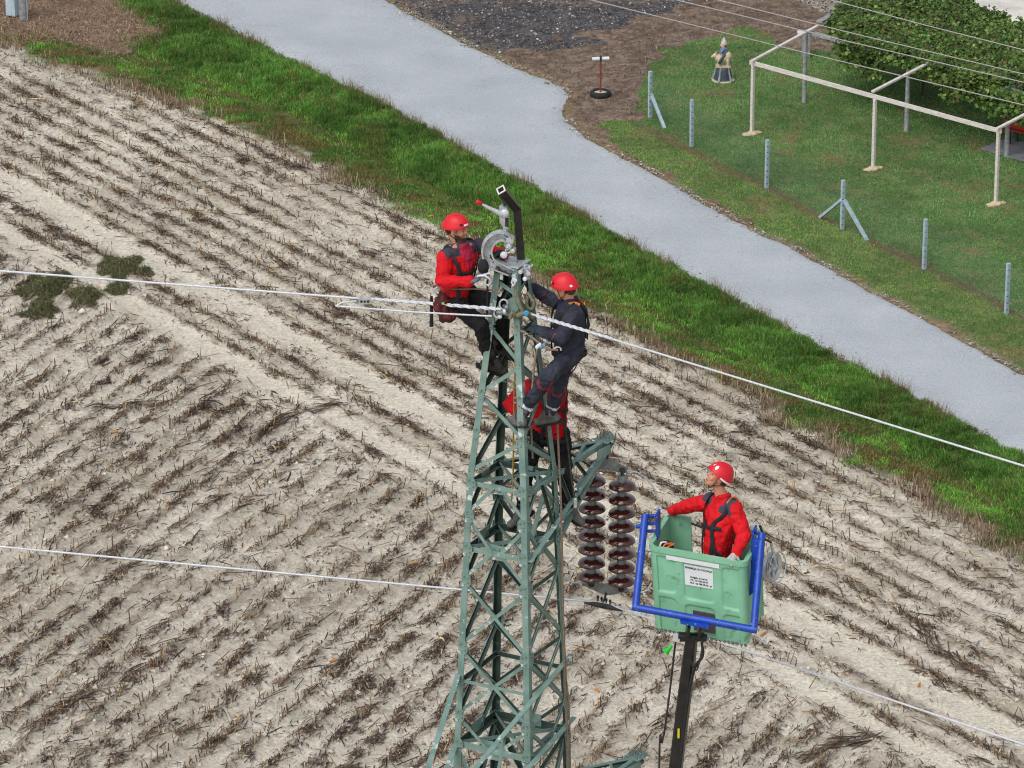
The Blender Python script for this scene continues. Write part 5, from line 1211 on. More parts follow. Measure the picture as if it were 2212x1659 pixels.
        s.hel = link_mesh('helmet', [v.co[:] for v in me.vertices], [tuple(p.vertices) for p in me.polygons], 'helmet_red', s.root, smooth=60); bpy.data.meshes.remove(me)
        def surf(a, t, k=1.012):
            a = math.radians(a); zr = rimz(a); ph = math.pi / 2 * (1 - t); z = zr + (ru + zc - zr - .02) * math.sin(ph); rad = math.cos(ph) ** .82; return s.hp(rf * rad * math.cos(a) * k - .006, rs_ * rad * math.sin(a) * k, z + .001)
        def patch(name, a0, a1, t0, t1, m, shape='rect', k=1.02):
            V, F_ = [], []; n = 10
            for i in range(n + 1):
                for j in range(n + 1):
                    a = a0 + (a1 - a0) * j / n; t = t0 + (t1 - t0) * i / n
                    if shape == 'drop': a = (a0 + a1) / 2 + (a - (a0 + a1) / 2) * math.sin(math.pi * (.12 + .8 * i / n)) ** .8
                    V.append(surf(a, t, k))
            for i in range(n):
                for j in range(n): F_.append((i * (n + 1) + j, i * (n + 1) + j + 1, (i + 1) * (n + 1) + j + 1, (i + 1) * (n + 1) + j))
            return MB().add(V, F_).build(name, m, s.hel, smooth=80)
        for dcl in P_.get('decals', []): patch(*dcl)
        if st == 'climb':
            for sg in (-1, 1): patch('side_vent', sg * 48 - 8, sg * 48 + 8, .70, .84, 'helmet_dark', 'drop', 1.02)
        # chin strap
        for sg in (-1, 1):
            MB().tube(smooth_path([s.hp(.045, sg * .098, .02), s.hp(.04, sg * .085, -.03), s.hp(.035, sg * .066, -.085), s.hp(.032, sg * .03, -.118), s.hp(.03, 0, -.125)]), .0075, 6, flat=.5).build('chin_strap', 'helmet_dark', s.root, smooth=60)
            MB().tube(smooth_path([s.hp(-.07, sg * .088, .01), s.hp(-.02, sg * .086, -.045), s.hp(.032, sg * .068, -.08)]), .007, 6, flat=.5).build('chin_strap', 'helmet_dark', s.root, smooth=60)
path_off = .014
def JJ(**k): return {a: W(px, py, Y0 + oy) for a, (px, py, oy) in k.items()}
STR_BODY = [[(.0, 35), (.35, 30), (.7, 32), (.9, 55), (.97, 100), (.88, 150), (.6, 170), (.2, 172)], [(.0, -35), (.35, -30), (.7, -32), (.9, -55), (.97, -100), (.88, -150), (.6, -170), (.2, -172)], [(.55, 40), (.55, 0), (.55, -40)]]
# man 1: red jacket, sits in his harness left of the tower, working on the shackle
man1 = Person('bearded man in red jacket and red helmet sitting at the tower top', JJ(
    pel=(982, 634, .10), hipR=(970, 643, .0), hipL=(998, 632, .20), neck=(995, 530, .08), shR=(961, 556, -.06), shL=(1036, 532, .22),
    elR=(956, 608, -.16), wrR=(1014, 608, -.24), handR=(1038, 604, -.28), elL=(1086, 556, .20), wrL=(1080, 551, -.02), handL=(1064, 545, -.12),
    knR=(1037, 700, -.12), anR=(1060, 776, .0), toeR=(1104, 792, .05), knL=(1072, 656, .05), anL=(1078, 742, .2), toeL=(1110, 752, .22), head=(985, 494, .08)),
    (.92, -.38, -.10), (.04, .0, 1), (.7, -.7, 0), dict(jacket='red_cloth', yoke='slate_cloth', shirt='maroon_shirt', trousers='black_cloth', gloveR='glove_grey', gloveL='glove_black', beard=True, collar=True, palmR=(0, 0, 1), palmL=(-.3, -.3, -1), curlR=.9, curlL=1.0, bulk=1.06,
    decals=[('logo', -34, -6, .76, .88, 'white_decal')], straps=STR_BODY))
# man 2: navy overalls, standing on the lacing right of the tower
man2 = Person('man in navy overalls and red helmet standing on the tower lacing', JJ(
    pel=(1230, 756, -.10), hipL=(1239, 764, -.21), hipR=(1222, 753, .02), neck=(1231, 652, -.12), shL=(1241, 676, -.29), shR=(1216, 657, .06),
    elL=(1211, 731, -.42), wrL=(1163, 714, -.32), handL=(1142, 708, -.28), elR=(1180, 641, .14), wrR=(1152, 621, .10), handR=(1138, 606, .06),
    knL=(1180, 816, -.38), anL=(1125, 897, -.26), toeL=(1082, 896, -.04), knR=(1209, 832, -.12), anR=(1188, 890, -.02), toeR=(1160, 896, .05), head=(1220, 622, -.13)),
    (-.92, .30, -.18), (-.06, 0, 1), (-.85, .35, 0), dict(jacket='navy_cloth', yoke=None, trousers='navy_cloth', gloveL='glove_green', gloveR='glove_black', palmL=(0, .4, -1), palmR=(-.3, 0, -1), curlL=1.1, curlR=1.1, armtrim=True, legtrim=True, boot='dusty_boot', hem=-.05,
    decals=[('logo', 128, 140, .78, .88, 'white_decal'), ('front_logo', 20, 30, .72, .85, 'white_decal')], straps=STR_BODY + [[(.93, 110), (.97, 90), (.95, 70)], [(.92, 150), (.9, 180), (.92, 210)]], strapmat={3: 'orange_web', 4: 'orange_web'}))
# man 3: red jacket, on the far side of the tower, mostly hidden
man3 = Person('man in red jacket and black trousers standing behind the tower, half hidden', JJ(
    pel=(1184, 938, .42), hipR=(1160, 942, .38), hipL=(1211, 942, .42), neck=(1190, 822, .44), shR=(1144, 836, .36), shL=(1206, 846, .50),
    elR=(1102, 872, .26), wrR=(1128, 905, .10), handR=(1140, 905, .02), elL=(1210, 894, .52), wrL=(1180, 908, .34), handL=(1165, 905, .26),
    knR=(1134, 1018, .34), anR=(1130, 1098, .42), toeR=(1112, 1112, .36), knL=(1219, 1020, .34), anL=(1229, 1092, .44), toeL=(1252, 1110, .40), head=(1224, 784, .46)),
    (-.5, -.85, -.2), (0, 0, 1), (-.25, -.95, 0), dict(jacket='red_cloth', yoke='slate_cloth', trousers='black_cloth', gloveR='glove_black', gloveL='glove_black', boot='dusty_boot', hem=-.06, straps=STR_BODY))
# man 4: in the basket
Yc = 42.33; d4_ = Yc - Y0
def J4(**k): return {a: W(px, py, Yc + oy) for a, (px, py, oy) in k.items()}
man4 = Person('man in red jacket and red hard hat standing in the green basket', J4(
    pel=(1548, 1205, 0), hipL=(1553, 1216, -.10), hipR=(1543, 1204, .10), neck=(1562, 1078, -.02), shL=(1586, 1098, -.17), shR=(1532, 1084, .13),
    elL=(1608, 1156, -.26), wrL=(1590, 1195, -.42), handL=(1576, 1212, -.50), elR=(1486, 1093, .30), wrR=(1453, 1103, .47), handR=(1437, 1112, .52),
    knL=(1532, 1262, -.12), anL=(1556, 1306, -.10), toeL=(1530, 1310, -.10), knR=(1522, 1252, .1), anR=(1546, 1292, .1), toeR=(1520, 1296, .1), head=(1552, 1031, -.02)),
    (-.84, -.22, .52), (.52, .05, 1), (-.80, -.55, 0), dict(jacket='red_cloth', yoke='slate_cloth', trousers='black_cloth', gloveL='glove_white', gloveR='glove_white', helmet='hard', palmL=(.2, .5, -.6), palmR=(.3, .3, -1), curlL=.8, curlR=.9, hem=-.04, bulk=1.1,
    decals=[('sticker', 26, 42, .55, .82, 'white_decal', 'drop'), ('sticker', -42, -26, .55, .82, 'white_decal', 'drop'), ('sticker', 5, 13, .55, .75, 'white_decal', 'drop'), ('rim_trim', 75, 175, .92, .995, 'white_decal', 'rect', 1.03), ('rim_trim', -175, -75, .92, .995, 'white_decal', 'rect', 1.03)],
    straps=[[(.0, 40), (.35, 34), (.62, 20), (.8, 48), (.94, 75), (.97, 100), (.88, 150), (.6, 170), (.2, 172)], [(.0, -35), (.35, -24), (.62, -8), (.8, -36), (.95, -62), (.97, -100), (.88, -150), (.6, -170)], [(.93, 62), (.985, 90), (.96, 125), (.88, 150)], [(.58, 50), (.58, 15), (.58, -30)], [(.12, 80), (.2, 55), (.32, 36)]], strapmat={2: 'orange_web'}))
# things they carry
sh = thing('shackle', 'silver pin shackle held in the grey glove of the seated man', 'shackle', W(1046, 612, Y0 - .30))
pS = W(1046, 602, Y0 - .31)
MB().tube([pS + Vector((-.05, 0, .03)), pS + Vector((.0, -.02, .04)), pS + Vector((.05, -.02, .01)), pS + Vector((.07, 0, -.03)), pS + Vector((.04, .0, -.07)), pS + Vector((.0, 0, -.05)), pS + Vector((.02, 0, .0))], .013, 8).build('bow', 'aluminium', sh, smooth=60)
MB().tube([pS + Vector((-.07, .01, .02)), pS + Vector((.06, -.01, .06))], .011, 8).build('pin', 'worn_galv', sh)
rad = thing('radio_pouch', 'small black pouch clipped to the red jacket above the silver shackle', 'pouch', W(1046, 588, Y0 - .16)); MB().ell(W(1044, 577, Y0 - .16), .055, .05, .085).build('pouch', 'black_web', rad, smooth=60)
bag = thing('tool_bag', 'dark red tool bag hanging from the belt of the seated man', 'bag', W(962, 697, Y0 - .14))
b_ = MB(); b_.ell(W(955, 660, Y0 - .14), .08, .07, .13); b_.ell(W(966, 684, Y0 - .14), .085, .07, .06); b_.ell(W(975, 676, Y0 - .12), .07, .06, .05); blob('pouch', b_, .01, ['bag_red'], bag, 2, .07, .05)
MB().tube(smooth_path([W(944, 640, Y0 - .15), W(938, 628, Y0 - .15), W(946, 620, Y0 - .14), W(956, 622, Y0 - .12)]), .010, 8).build('carabiner', 'worn_galv', bag, smooth=60)
MB().lathe([(.014, 0), (.014, .01)], W(957, 655, Y0 - .22), (0, -1, 0), 10).build('button', mat('mint', (120, 200, 150), rough=.5), bag)
tag(MB().tube([W(932, 640, Y0 - .1), W(932, 705, Y0 - .1)], [.014, .02], 8).build('hammer_shaft', 'black_web'), 'black tool shaft hanging behind the red tool bag', 'tool')
rope('work_strap', [W(950, 622, Y0 - .12), W(990, 624, Y0 - .14), W(1030, 624, Y0 - .14), W(1066, 628, Y0 - .18), W(1078, 634, Y0 - .22)], .014, 'rope_brown', 'pale work-positioning strap from the seated man to the tower leg', 'strap', .6)
rope('lanyard', [W(1052, 590, Y0 - .2), W(1053, 630, Y0 - .2), W(1052, 680, Y0 - .2)], .010, 'black_web', 'black lanyard hanging down past the shackle', 'lanyard')
hkb = thing('rope_grip', 'bright blue rope grip on the hook at the navy belt', 'hook', W(1164, 760, Y0 - .42))
for k_ in range(6): MB().ell(W(1160 + 3.2 * k_, 750 - 2.5 * (k_ % 3), Y0 - .42), .018, .014, .024, n=8, m=6).build('grip_finger', MATS['blue_tape'] if k_ > 2 else MATS['white_plate'], hkb, smooth=60)
tag(MB().tube(smooth_path([W(1193, 757, Y0 - .42), W(1202, 750, Y0 - .42), W(1210, 751, Y0 - .42), W(1212, 757, Y0 - .42)]), .008, 8).build('carabiner', 'aluminium', smooth=60), 'silver carabiner on the navy belt', 'carabiner')
rope('work_strap', [W(1205, 756, Y0 - .42), W(1180, 752, Y0 - .44), W(1140, 722, Y0 - .34), W(1118, 712, Y0 - .3)], .011, 'rope_brown', 'brown positioning rope from the navy belt round the tower leg', 'rope')
lp = smooth_path([man2.tp(.9, 180)[0], W(1270, 690, Y0 - .12), W(1272, 705, Y0 - .14), W(1264, 720, Y0 - .16), man2.tp(.3, 190)[0]])
rope('lanyard', lp[::3], .014, 'black_web', 'black harness lanyard looping behind the navy back', 'lanyard', .5)

# ================================================================== YARD: fence, pergola, vine, garden things
mat('fence_paint', (150, 170, 184), (176, 194, 204), scale=9, rough=.6, bump=.15, bscale=40, c3=(110, 124, 132), s3=22, t3=(.62, .7))
mat('fence_wire', (110, 138, 128), rough=.5, metal=.2)
mat('new_wood', (192, 186, 180), (222, 215, 208), scale=6, rough=.75, bump=.15, bscale=30, stretch=(1, 1, 6), c3=(150, 128, 108), s3=9, t3=(.68, .74))
mat('grey_wood', (126, 130, 134), (158, 160, 162), scale=8, rough=.85, bump=.25, bscale=40, c3=(96, 98, 100), s3=18, t3=(.6, .7))
mat('concrete', (184, 172, 150), (204, 194, 174), scale=9, rough=.95, bump=.3, bscale=30)
mat('dark_bark', (58, 46, 38), (82, 66, 54), scale=16, rough=.95, bump=.5, bscale=40)
zg = lambda p: zat(p.x, p.y)
# --- fence
fb = [G(x_, y_, .08) for x_, y_ in ((1404, 252), (1494, 315), (1656, 404), (1819, 493), (1996, 579), (2174, 677))]
fdir = (fb[-1] - fb[1]).normalized(); fb.append(fb[-1] + fdir * 3.9)
FH = 1.36
fence = thing('fence', 'row of pale blue posts with thin wire mesh along the lawn', 'fence', fb[0])
for i_, p in enumerate(fb):
    lean = Vector((random.uniform(-.01, .01), random.uniform(-.01, .01), 0)); t = p + Vector((0, 0, FH)) + lean
    mb = MB(); mb.beam(p - Vector((0, 0, .15)), t, .095, .085, up=fdir); po = mb.build('post', 'fence_paint', fence)
    MB().box(t + Vector((0, 0, .012)), .10, .09, .024, Matrix.Rotation(math.atan2(fdir.y, fdir.x), 3, 'Z')).build('post_cap', 'fence_paint', po)
    nt_ = MB()
    for k_ in range(7): nt_.beam(p + Vector((0, -.046, .12 + k_ * .18)), p + Vector((0, -.05, .12 + k_ * .18 + .02)), .05, .03, up=(0, 1, 0))
    nt_.build('wire_clips', mat('clip_grey', (90, 104, 112), rough=.6) if 'clip_grey' not in MATS else 'clip_grey', po)
def brace(a, b): MB().beam(a, b, .085, .075, up=(0, 0, 1)).build('brace', 'fence_paint', fence)
brace(fb[0] + Vector((.03, 0, .68)), G(1436, 278, .06)); brace(fb[3] + Vector((-.03, 0, .82)), G(1771, 470, .06)); brace(fb[3] + Vector((.03, 0, .82)), G(1874, 520, .06))
mb = MB(); segs = list(zip(fb[:-1], fb[1:]))
for a, b in segs:
    L = (b - a).length; n_ = int(L / .065)
    for hh in (.05, .7, 1.3): mb.tube([a + Vector((0, 0, hh)), b + Vector((0, 0, hh))], .0014, 3)
    for i_ in range(-18, n_ + 18):
        for sg in (1, -1):
            x0 = i_ * .065; x1 = x0 + sg * 1.25; z0, z1 = .05, 1.30
            if x1 == x0: continue
            def clip(x): return z0 + (x - x0) / (x1 - x0) * (z1 - z0)
            xa, xb = x0, x1; za_, zb_ = z0, z1
            if xa < 0: za_ = clip(0); xa = 0
            if xa > L: za_ = clip(L); xa = L
            if xb < 0: zb_ = clip(0); xb = 0
            if xb > L: zb_ = clip(L); xb = L
            if zb_ - za_ < .03: continue
            d = (b - a) / L; mb.tube([a + d * xa + Vector((0, 0, za_)), a + d * xb + Vector((0, 0, zb_))], .0011, 3, cap=False)
stuff(mb.build('wire_mesh', 'fence_wire', fence))
mat('footing', (190, 168, 138), (206, 186, 156), scale=9, rough=.95, bump=.3)
# --- new timber pergola
pf = [G(x_, y_, .08) for x_, y_ in ((1624, 289), (1886, 365), (2151, 441))]
PH = W(1626, 137, pf[0].y).z
per_ = thing('pergola', 'new pale timber pergola frame standing on the lawn', 'pergola', pf[0])
pd = (pf[2] - pf[0]).normalized(); pb_ = [G(x_, y_, .08) for x_, y_ in ((1737, 220), (1958, 281), (2174, 338))]
for p in pf:
    po = MB().beam(p, Vector((p.x, p.y, PH - .05)), .085, .085, up=pd).build('post', 'new_wood', per_)
    mb = MB(); mb.ell(p + Vector((0, 0, .0)), .17, .16, .09); mb.ell(p + Vector((.17, .12, .0)), .15, .10, .05); mb.ell(p + Vector((-.15, -.1, 0)), .15, .12, .06); blob('concrete_footing', mb, .03, ['footing'], po, 2, .05, .08)
MB().beam(pf[0] - pd * .12 + Vector((0, 0, PH - pf[0].z + .01)), pf[2] + pd * .1 + Vector((0, 0, PH - pf[2].z + .01)), .05, .12).build('front_beam', 'new_wood', per_)
for i_, ((x0, y0_), (x1, y1_)) in enumerate((((1626, 131), (1766, 56)), ((1889, 196), (2010, 134)), ((2156, 277), (2260, 224)))):
    a = G(x0, y0_, PH + .11); b = G(x1, y1_, PH + .11); MB().beam(a - (b - a).normalized() * .1, b, .10, .05).build('rafter', 'new_wood', per_)
# --- old grey trellis with grape vine
tre = thing('vine_trellis', 'old grey posts and weathered boards carrying the grape vine', 'trellis', pb_[0])
for p in pb_:
    MB().tube([p - Vector((0, 0, .1)), Vector((p.x, p.y, PH + .02))], [.075, .062], 10).build('post', 'grey_wood', tre, smooth=40)
for (x0, y0_), (x1, y1_), w in (((1770, 47), (1838, 12), .2), ((1741, 66), (1850, 98), .16), ((1741, 70), (2212, 200), .08)):
    MB().beam(G(x0, y0_, PH - .02), G(x1, y1_, PH - .02), w, .06).build('board', 'grey_wood', tre)
for p_ in ((2200, 120), (2060, 60), (1900, 20), (2240, 40)):
    q = G(*p_, PH); g_ = Vector((q.x, q.y, .05)); MB().tube([g_, q], .06, 8).build('post', 'grey_wood', tre, smooth=40)
cpo = thing('concrete_pillar', 'short grey pillar with a white cap beside the vine', 'pillar', G(1740, 122, .08)); cb_ = G(1740, 122, .08)
MB().beam(cb_, cb_ + Vector((0, 0, .72)), .24, .24).build('shaft', 'grey_wood', cpo); MB().box(cb_ + Vector((-.05, 0, .75)), .42, .3, .06).build('cap', 'white_plate', cpo)
# canopy leaves
CAN = [tuple(G(x_, y_, PH + .12)[:2]) for x_, y_ in ((1792, 44), (1838, 6), (1862, -30), (2000, -32), (2095, 12), (2212, 58), (2330, 105), (2330, 215), (2212, 186), (2130, 176), (2060, 168), (2012, 142), (1960, 116), (1905, 112), (1850, 100), (1812, 78))]
cxs = [c[0] for c in CAN]; cys = [c[1] for c in CAN]
def leafcloud(x, y, z, size, colr, name, parent, upz=.9):
    n = len(x); nrm = np.stack([rng.normal(0, .55, n), rng.normal(-.25, .55, n), np.abs(rng.normal(upz, .35, n)) + .15], -1); nrm /= np.linalg.norm(nrm, axis=1, keepdims=True)
    t = np.stack([rng.normal(0, 1, n), rng.normal(0, 1, n), rng.normal(0, .3, n)], -1); t -= nrm * (t * nrm).sum(1, keepdims=True); t /= np.linalg.norm(t, axis=1, keepdims=True); b = np.cross(nrm, t)
    shp = [(0, 0, 0), (.55, .0, -.12), (.28, .42, .04), (-.22, .5, -.1), (-.5, .2, .05), (-.5, -.2, .02), (-.22, -.5, -.1), (.28, -.42, .04)]
    P = np.stack([x, y, z], -1); V = np.stack([P + (t * a + b * c_ + nrm * d) * size[:, None] for a, c_, d in shp], 1)
    tri = np.array([[0, i_, i_ % 7 + 1] for i_ in range(1, 8)]); C = np.repeat(colr[:, None], 8, 1); C[:, 1:] *= rng.uniform(.85, 1.2, (n, 7, 1))
    return stuff(big_mesh(name, V.reshape(-1, 3), (np.arange(n)[:, None, None] * 8 + tri[None]).reshape(-1, 3), 3, C.reshape(-1, 3), 'blade', parent))
vine = thing('grape_vine', 'dense green grape vine spread over the trellis', 'vine', Vector((pb_[1].x, pb_[1].y + 2, .05)))
WLOC_v = WLOC[vine.name]
N = 130000; x = rng.uniform(min(cxs) - .2, max(cxs) + .2, N); y = rng.uniform(min(cys) - .2, max(cys) + .2, N)
k = poly_mask(x + (fbm(x, y, .5, 91) - .5) * .8, y + (fbm(x, y, .5, 95) - .5) * 1.4, CAN); x, y = x[k], y[k]; dn = fbm(x, y, .55, 92)
k = rng.random(len(x)) < .35 + .8 * sst(.3, .55, dn); x, y, dn = x[k][:54000], y[k][:54000], dn[k][:54000]; n = len(x)
z = PH + .05 + .38 * (fbm(x, y, .7, 93) - .3) + rng.normal(0, .10, n)
LEAF = [(86, 120, 58), (106, 140, 68), (70, 100, 54), (130, 150, 82), (114, 122, 68), (128, 114, 72), (156, 178, 108)]
c_ = pick(LEAF, [.24, .2, .24, .09, .11, .08, .04], n) * (.4 + 1.0 * fbm(x, y, .5, 94))[:, None]
cr = leafcloud(x, y, z, rng.uniform(.05, .11, n), c_, 'crown', vine); cr.location = -WLOC_v
# hanging curtains along the front edge
xs_, ys_, zs_ = [], [], []
for (x0, y0_, x1, y1_, drop, n_) in ((2046, 166, 2230, 214, .75, 2600), (1820, 86, 1905, 112, .9, 900), (1905, 112, 2040, 160, .35, 700), (1792, 50, 1820, 80, .6, 300)):
    t = rng.random(n_); a, b = G(x0, y0_, PH), G(x1, y1_, PH); dr_ = rng.random(n_) ** 1.2 * drop * (.45 + .9 * vnoise(t * 9, t * 0, 1, 96))
    xs_.append(a.x + (b.x - a.x) * t + rng.normal(0, .12, n_)); ys_.append(a.y + (b.y - a.y) * t + rng.normal(0, .12, n_)); zs_.append(PH + .05 - dr_)
x, y, z = map(np.concatenate, (xs_, ys_, zs_)); n = len(x)
cr = leafcloud(x, y, z, rng.uniform(.06, .14, n), pick(LEAF, [.26, .26, .2, .12, .06, .03, .07], n), 'crown', vine, .4); cr.location = -WLOC_v
for p_, q_ in (((1845, 160), (1850, 95)), ((1992, 205), (1990, 140)), ((2068, 190), (2070, 120)), ((2205, 260), (2200, 190)), ((1868, 150), (1872, 95))):
    a = G(*p_, .05); b = Vector((a.x + random.uniform(-.2, .2), a.y + random.uniform(-.1, .3), PH)); MB().tube(smooth_path([a, a.lerp(b, .35) + Vector((.08, .05, 0)), a.lerp(b, .7) + Vector((-.06, 0, 0)), b]), .035, 7).build('trunk', 'dark_bark', vine, smooth=60)
# --- red bench on a slab
slab = G(2178, 322, .08); struct(MB().plate([G(x_, y_, .085) for x_, y_ in ((2118, 322), (2175, 300), (2330, 335), (2330, 385), (2220, 352))][::-1], (0, 0, 1), .03).build('paving_slab', mat('slab_grey', (112, 116, 122), (136, 138, 142), scale=3, rough=.9, bump=.2)))
bn = thing('bench', 'red slatted bench standing on a grey slab under the vine', 'bench', G(2190, 312, .1))
mat('bench_red', (168, 30, 26), (188, 42, 34), scale=8, rough=.5); b0 = G(2188, 314, .1); bdr = (G(2330, 350, .1) - b0).normalized(); bnr = Vector((-bdr.y, bdr.x, 0))
for k_ in range(4): MB().beam(b0 - bdr * .35 + bnr * (k_ * .11) + Vector((0, 0, .45)), b0 + bdr * 1.6 + bnr * (k_ * .11) + Vector((0, 0, .45)), .09, .035).build('seat_slat', 'bench_red', bn)
for k_ in range(3): MB().beam(b0 - bdr * .35 - bnr * .04 + Vector((0, 0, .6 + k_ * .13)), b0 + bdr * 1.6 - bnr * .06 + Vector((0, 0, .6 + k_ * .13)), .03, .10).build('back_slat', 'bench_red', bn)
for t in (-.1, 1.3):
    for o_ in (0, .36): MB().beam(b0 + bdr * t + bnr * o_, b0 + bdr * t + bnr * o_ + Vector((0, 0, .44)), .05, .05).build('leg', 'black_steel', bn)
    MB().beam(b0 + bdr * t - bnr * .02 + Vector((0, 0, .4)), b0 + bdr * t - bnr * .05 + Vector((0, 0, .95)), .05, .04).build('back_post', 'black_steel', bn)
tbl = thing('garden_table', 'pale grey garden table behind the red bench', 'table', G(2215, 290, .1)); t0 = G(2215, 292, .1)
MB().beam(t0 - bdr * .5 + Vector((0, 0, .74)), t0 + bdr * 1.5 + Vector((0, 0, .74)), .75, .04).build('table_top', 'grey_wood', tbl)
for t in (-.3, 1.3):
    for o_ in (-.28, .28): MB().beam(t0 + bdr * t + bnr * o_, t0 + bdr * t + bnr * o_ + Vector((0, 0, .72)), .06, .06).build('leg', 'grey_wood', tbl)
# --- painted garden statue: gnome riding a small animal on a dark stump
gn = thing('garden_statue', 'painted garden gnome riding a tan animal on a dark stump', 'statue', G(1563, 176, .08)); g0 = G(1562, 174, .07); E = lambda px, h: g0 + Vector((px, 0, h))
mat('statue_tan', (186, 166, 138), (204, 186, 160), scale=9, rough=.6); mat('statue_blue', (120, 138, 168), (92, 108, 140), scale=7, rough=.6); mat('statue_dark', (48, 58, 70), (70, 80, 90), scale=8, rough=.55)
mat('statue_grey', (176, 172, 168), (196, 192, 188), scale=8, rough=.6); mat('statue_pink', (170, 72, 84), rough=.6); mat('statue_face', (226, 194, 158), rough=.5)
MB().lathe([(.34, 0), (.34, .035), (.30, .04), (.30, .05)], g0, n=24).build('base', 'concrete', gn, smooth=40)
st_ = MB().lathe([(.29, .03), (.27, .08), (.235, .3), (.215, .42), (.20, .44)], g0, n=18).build('stump', 'statue_dark', gn, smooth=30)
mb = MB()
for k_ in range(5): a = k_ * 1.256 + .5; mb.tube([g0 + Vector((math.cos(a) * .20, math.sin(a) * .20, .44)), g0 + Vector((math.cos(a) * .25, math.sin(a) * .25, .22)), g0 + Vector((math.cos(a) * .33, math.sin(a) * .33, .03))], [.02, .03, .04], 7)
mb.build('roots', 'grey_wood', st_, smooth=50)
mb = MB(); mb.ell(E(.0, .72), .22, .13, .13); mb.ell(E(.12, .76), .14, .13, .15); mb.ell(E(-.14, .70), .12, .12, .12); mb.ell(E(-.25, .78), .085, .08, .075); mb.capsule(E(-.27, .77), E(-.34, .745), .05, .035)
for dx, dy in ((-.13, -.08), (-.13, .08), (.13, -.08), (.13, .08)): mb.capsule(E(dx, .66) + Vector((0, dy, 0)), E(dx * 1.05, .44) + Vector((0, dy, 0)), .055, .04)
mb.capsule(E(.24, .74), E(.27, .62), .02, .015)
for dy in (-.05, .05): mb.ell(E(-.22, .86) + Vector((0, dy, 0)), .02, .02, .04)
blob('animal', mb, .012, ['statue_tan'], gn, 3)
MB().box(E(-.01, .46), .44, .28, .05).build('plinth', 'statue_tan', gn)
mb = MB(); mb.ell(E(.03, .92), .10, .10, .15); mb.capsule(E(.0, 1.0) + Vector((0, -.1, 0)), E(-.12, .88) + Vector((0, -.11, 0)), .04, .03); mb.capsule(E(.0, 1.0) + Vector((0, .1, 0)), E(-.12, .88) + Vector((0, .11, 0)), .04, .03); blob('coat', mb, .012, ['statue_blue'], gn, 3)
mb = MB()
for dy in (-.13, .13): mb.capsule(E(.02, .82) + Vector((0, dy * .7, 0)), E(-.08, .68) + Vector((0, dy, 0)), .05, .045); mb.capsule(E(-.08, .68) + Vector((0, dy, 0)), E(-.12, .60) + Vector((0, dy, 0)), .045, .05)
blob('boots', mb, .012, ['statue_dark'], gn, 3)
mb = MB(); mb.ell(E(.0, 1.10), .085, .08, .095); mb.ell(E(-.09, 1.10), .025, .022, .022); blob('head', mb, .01, ['statue_face'], gn, 2)
mb = MB(); mb.ell(E(.03, 1.09), .07, .086, .05); blob('collar_scarf', mb, .012, ['statue_pink'], gn, 2)
MB().lathe([(.102, 1.13), (.10, 1.17), (.075, 1.23), (.045, 1.29), (.02, 1.34), (.004, 1.36)], g0 + Vector((.01, 0, 0)), n=18).build('hat', 'statue_grey', gn, smooth=60)
# --- red T-pole standing in a tyre
ts = thing('tyre_stand', 'red pole with white crossbar standing in a black tyre', 'stand', G(1297, 212, .05)); t0 = G(1297, 208, .05)
mat('rubber', (26, 26, 28), (38, 38, 40), scale=20, rough=.8, bump=.3); mat('red_rust', (126, 44, 36), (150, 58, 46), scale=12, rough=.7)
prof = [(.19, .03), (.20, .012), (.24, .0), (.29, .01), (.315, .05), (.318, .10), (.30, .155), (.26, .175), (.22, .17), (.195, .15), (.19, .12)]
MB().lathe(prof, t0, n=32, cap=False).build('tyre', 'rubber', ts, smooth=50); MB().lathe([(.20, .03), (.205, .12), (.10, .135), (.002, .13)], t0, n=24).build('concrete_fill', 'concrete', ts, smooth=50)
MB().tube([t0 + Vector((0, 0, .1)), t0 + Vector((0, 0, 1.2))], .028, 10).build('pole', 'red_rust', ts, smooth=50)
cr_ = MB().tube([t0 + Vector((-.25, -.02, 1.16)), t0 + Vector((.25, .02, 1.17))], .055, 12).build('crossbar', 'white_plate', ts, smooth=50); MB().box(t0 + Vector((0, -.03, 1.17)), .06, .08, .14).build('bracket', 'dark_iron', ts)
# --- wooden utility pole with a meter cabinet, upper left
up_ = thing('utility_pole', 'weathered wooden pole rising from the dead straw', 'pole', G(50, 38)); u0 = G(50, 36)
MB().tube([u0 - Vector((0, 0, .2)), u0 + Vector((.0, 0, 4)), u0 + Vector((0, 0, 8.5))], [.155, .14, .11], 14).build('shaft', 'grey_wood', up_, smooth=50)
MB().tube([u0 + Vector((.14, -.07, -.1)), u0 + Vector((.13, -.06, 8))], .02, 8).build('conduit', 'fence_paint', up_, smooth=50)
cabm = mat('cabinet_grey', (166, 186, 198), (186, 202, 212), scale=3, rough=.4); cab = thing('meter_cabinet', 'pale blue-grey metal cabinet mounted beside the wooden pole', 'cabinet', G(26, 45)); c0 = u0 + Vector((-.33, -.02, .06)); Rz = Matrix.Rotation(-.5, 3, 'Z')
MB().box(c0 + Vector((0, 0, .75)), .34, .22, 1.5, Rz).build('body', cabm, cab); MB().box(c0 + Rz @ Vector((0, -.115, .85)), .30, .012, 1.1, Rz).build('door', cabm, cab); MB().box(c0 + Rz @ Vector((.1, -.125, .9)), .02, .02, .1, Rz).build('latch', 'dark_iron', cab)
# --- dark lamp post by the drive
lpz = G(2097, 20, .15); lpo = thing('lamp_post', 'thin black post standing on the pale drive behind the vine', 'post', lpz); MB().tube([lpz, lpz + Vector((0, 0, 3))], .05, 10).build('shaft', 'black_steel', lpo); MB().lathe([(.11, 0), (.11, .03), (.05, .04)], lpz, n=14).build('foot_plate', 'black_steel', lpo)
